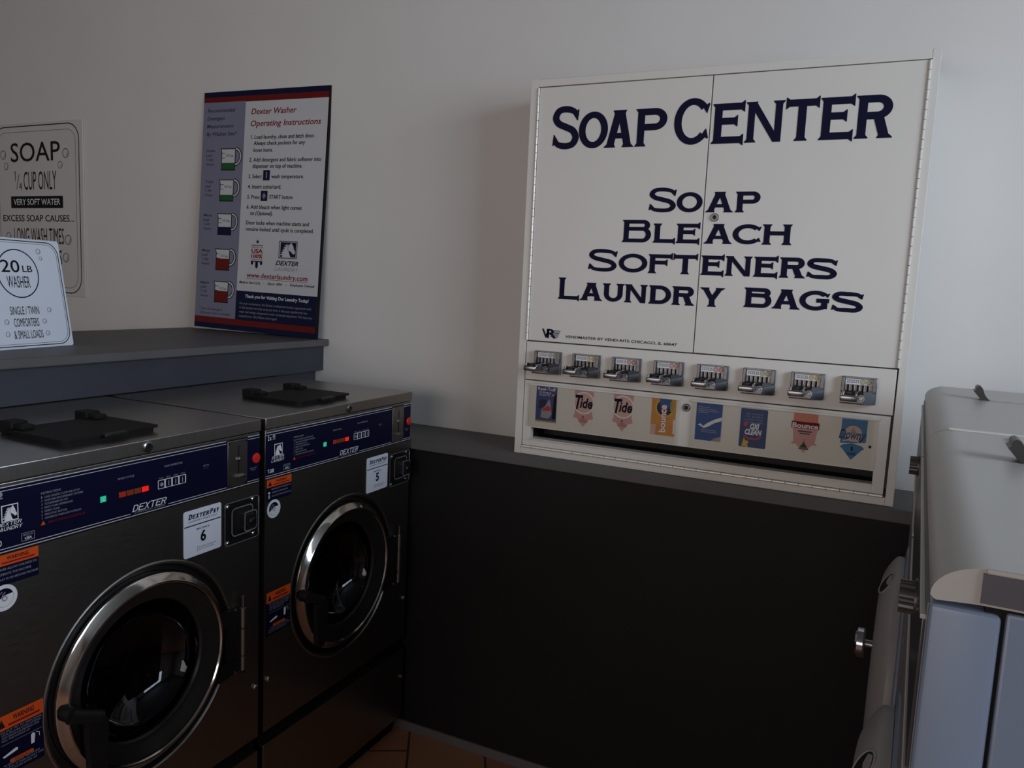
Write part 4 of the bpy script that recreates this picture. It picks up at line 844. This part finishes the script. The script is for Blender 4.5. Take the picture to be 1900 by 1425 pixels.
# ------------------------------------------------------------------ white front-loading machines on the right
ROWROT = -math.radians(1.805); O = Vector((2.6496, -1.7560, .0059)); ROW = Vector((.0315, .9995, 0))
def loader(k, label):
    m = thing('front_load_machine', label, 'washing machine', 'pale front loaders on the right', loc=O + ROW * (.690 * k), rot=(0, 0, ROWROT))
    S = FRONT; D = .685                      # S: u = depth, v = up, n towards the camera; the machine runs D along +Y
    SF = Frame((0, D, 0), (1, 0, 0), (0, 0, 1))
    b = MB(); b.box(S, .0468, .74, .04, 1.303, -D + .004, -.0005, machine_blue_lit, .0022); b.build('cabinet_body', m)
    b = MB(); b.box(S, .06, .72, -.0058, .045, -D + .02, -.02, black_matte); b.build('base', m)
    b = MB(); b.box(S, .030, .0475, .05, 1.300, -D + .010, -.006, black_matte); b.box(S, .034, .060, 1.299, 1.309, -D + .010, -.004, black_matte); b.build('seam_gasket', m)
    b = MB(); b.box(S, 0.0, .0446, .05, 1.3005, -D + .003, 0, machine_blue_lit, .0045, 3); b.box(S, -.0006, .004, .052, 1.2985, -D + .007, -.006, front_warm_lit); fp = b.build('front_panel', m)  # second box: face sheet added to give the front its warmer-lit tone
    # rounded top
    r = .026; prof = [(.75, 1.307), (.75, 1.332)] + [(r + .012 - (r + .012) * math.sin(math.radians(a)), 1.307 + .025 * math.cos(math.radians(a))) for a in range(0, 91, 9)] + [(.002, 1.3045), (.004, 1.3035), (.03, 1.3055)]
    b = MB(); b.prism(SF, prof, .003, D - .001, cap_grey); tp = b.build('top_cover', m)
    b = MB(); b.box(S, .0305, .748, 1.3075, 1.3285, -.0012, .0006, trim_dark); lab(b.build('side_trim', tp), 'dark grey strip')
    b = MB(); b.box(S, .032, .75, 1.3285, 1.3325, -.0012, .0012, cap_grey, .0012); b.build('top_edge', tp)
    # flush lid with an upright finger tab
    T = Frame((0, 0, 1.332), (1, 0, 0), (0, 1, 0))
    b = MB(); b.prism(T, b.rrect_pts(.098, .52, .460, .655, .010), .0002, .0028, cap_grey); lid = b.build('dispenser_lid', tp)
    b = MB(); b.box(S, .027, .745, 1.3318, 1.3342, -D - .0005, -D + .0055, hinge_steel, .0006); lab(b.build('joint_strip', tp), 'pale joint strip')
    b = MB(); tab = [(.0980, 0), (.1080, .0), (.1010, .007), (.0960, .0150), (.0940, .0230), (.0900, .0270), (.0850, .0255), (.0835, .0190), (.0800, .0160), (.0860, .0080)]
    tab = [(.0965, 0), (.1090, 0), (.1060, .0025), (.1020, .0070), (.0985, .0125), (.0965, .0185), (.0945, .0230), (.0915, .0262), (.0880, .0272), (.0848, .0258), (.0832, .0228), (.0838, .0198), (.0822, .0180), (.0800, .0165), (.0822, .0140), (.0852, .0105), (.0890, .0060), (.0925, .0025)]
    b.prism(Frame((0, .478, 1.332), (1, 0, 0), (0, 0, 1)), tab, -.014, .022, tab_dark); lab(b.build('finger_tab', lid), 'upright dark finger tab')
    # front: dark control panel, selector knob, domed round door with finger hole and latch knob
    G = Frame((0, D, 0), (0, -1, 0), (0, 0, 1))
    b = MB(); b.box(G, .012, D - .012, 1.168, 1.284, .0002, .0030, panel_dark, .001); b.box(G, .010, D - .010, 1.284, 1.288, .0002, .0045, cap_grey, .001); b.box(G, .010, D - .010, 1.160, 1.165, .0002, .0050, cap_grey, .001); cpn = b.build('control_panel', fp)
    b = MB(); c = (D - .198, 1.235); b.cyl(G.p(*c, .002), G.p(*c, .005), .0185, knob_metal, 32)
    pr = []
    for i in range(48):
        rr = .0158 if i % 4 < 2 else .0146; a = 2 * math.pi * i / 48; pr.append((c[0] + rr * math.cos(a), c[1] + rr * math.sin(a)))
    b.prism(G, pr, .004, .0175, knob_metal); b.build('knob', cpn)
    yc, zc, R_ = D - .40, .762, .240
    b = MB(); b.lathe(G, yc, zc, [(.262, -.001), (.262, .003), (.250, .005), (.236, .005), (.230, -.001)], machine_blue_lit, 64); b.build('door_frame', fp)
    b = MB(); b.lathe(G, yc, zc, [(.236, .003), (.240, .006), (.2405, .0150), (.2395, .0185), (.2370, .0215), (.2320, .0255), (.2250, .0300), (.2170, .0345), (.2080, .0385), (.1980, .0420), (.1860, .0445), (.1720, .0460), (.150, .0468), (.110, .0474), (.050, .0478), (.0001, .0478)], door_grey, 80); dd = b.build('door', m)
    Nf = Vector((-.86, -.13, .50)).normalized(); Uf = Vector((0, 0, 1)).cross(Nf).normalized(); hf = Frame(G.p(yc + .055, zc + .209, .0340), Uf, Nf.cross(Uf))
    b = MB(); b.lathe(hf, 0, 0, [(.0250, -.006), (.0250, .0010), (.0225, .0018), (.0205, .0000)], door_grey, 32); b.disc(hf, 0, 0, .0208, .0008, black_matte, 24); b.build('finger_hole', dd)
    ky, kz = yc - .110, zc + .012
    b = MB(); b.cyl(G.p(ky, kz, .048), G.p(ky, kz, .068), .010, chrome_worn, 20)
    b.lathe(G, ky, kz, [(.0001, .064), (.030, .064), (.0345, .068), (.0345, .080), (.031, .084), (.0001, .084)], chrome, 32); lab(b.build('latch_knob', dd), 'chrome latch knob')
    return m
loader(0, 'pale grey front loader nearest the camera at the right edge')
loader(1, 'pale grey front loader farther back, right under the white wall by the cabinet')
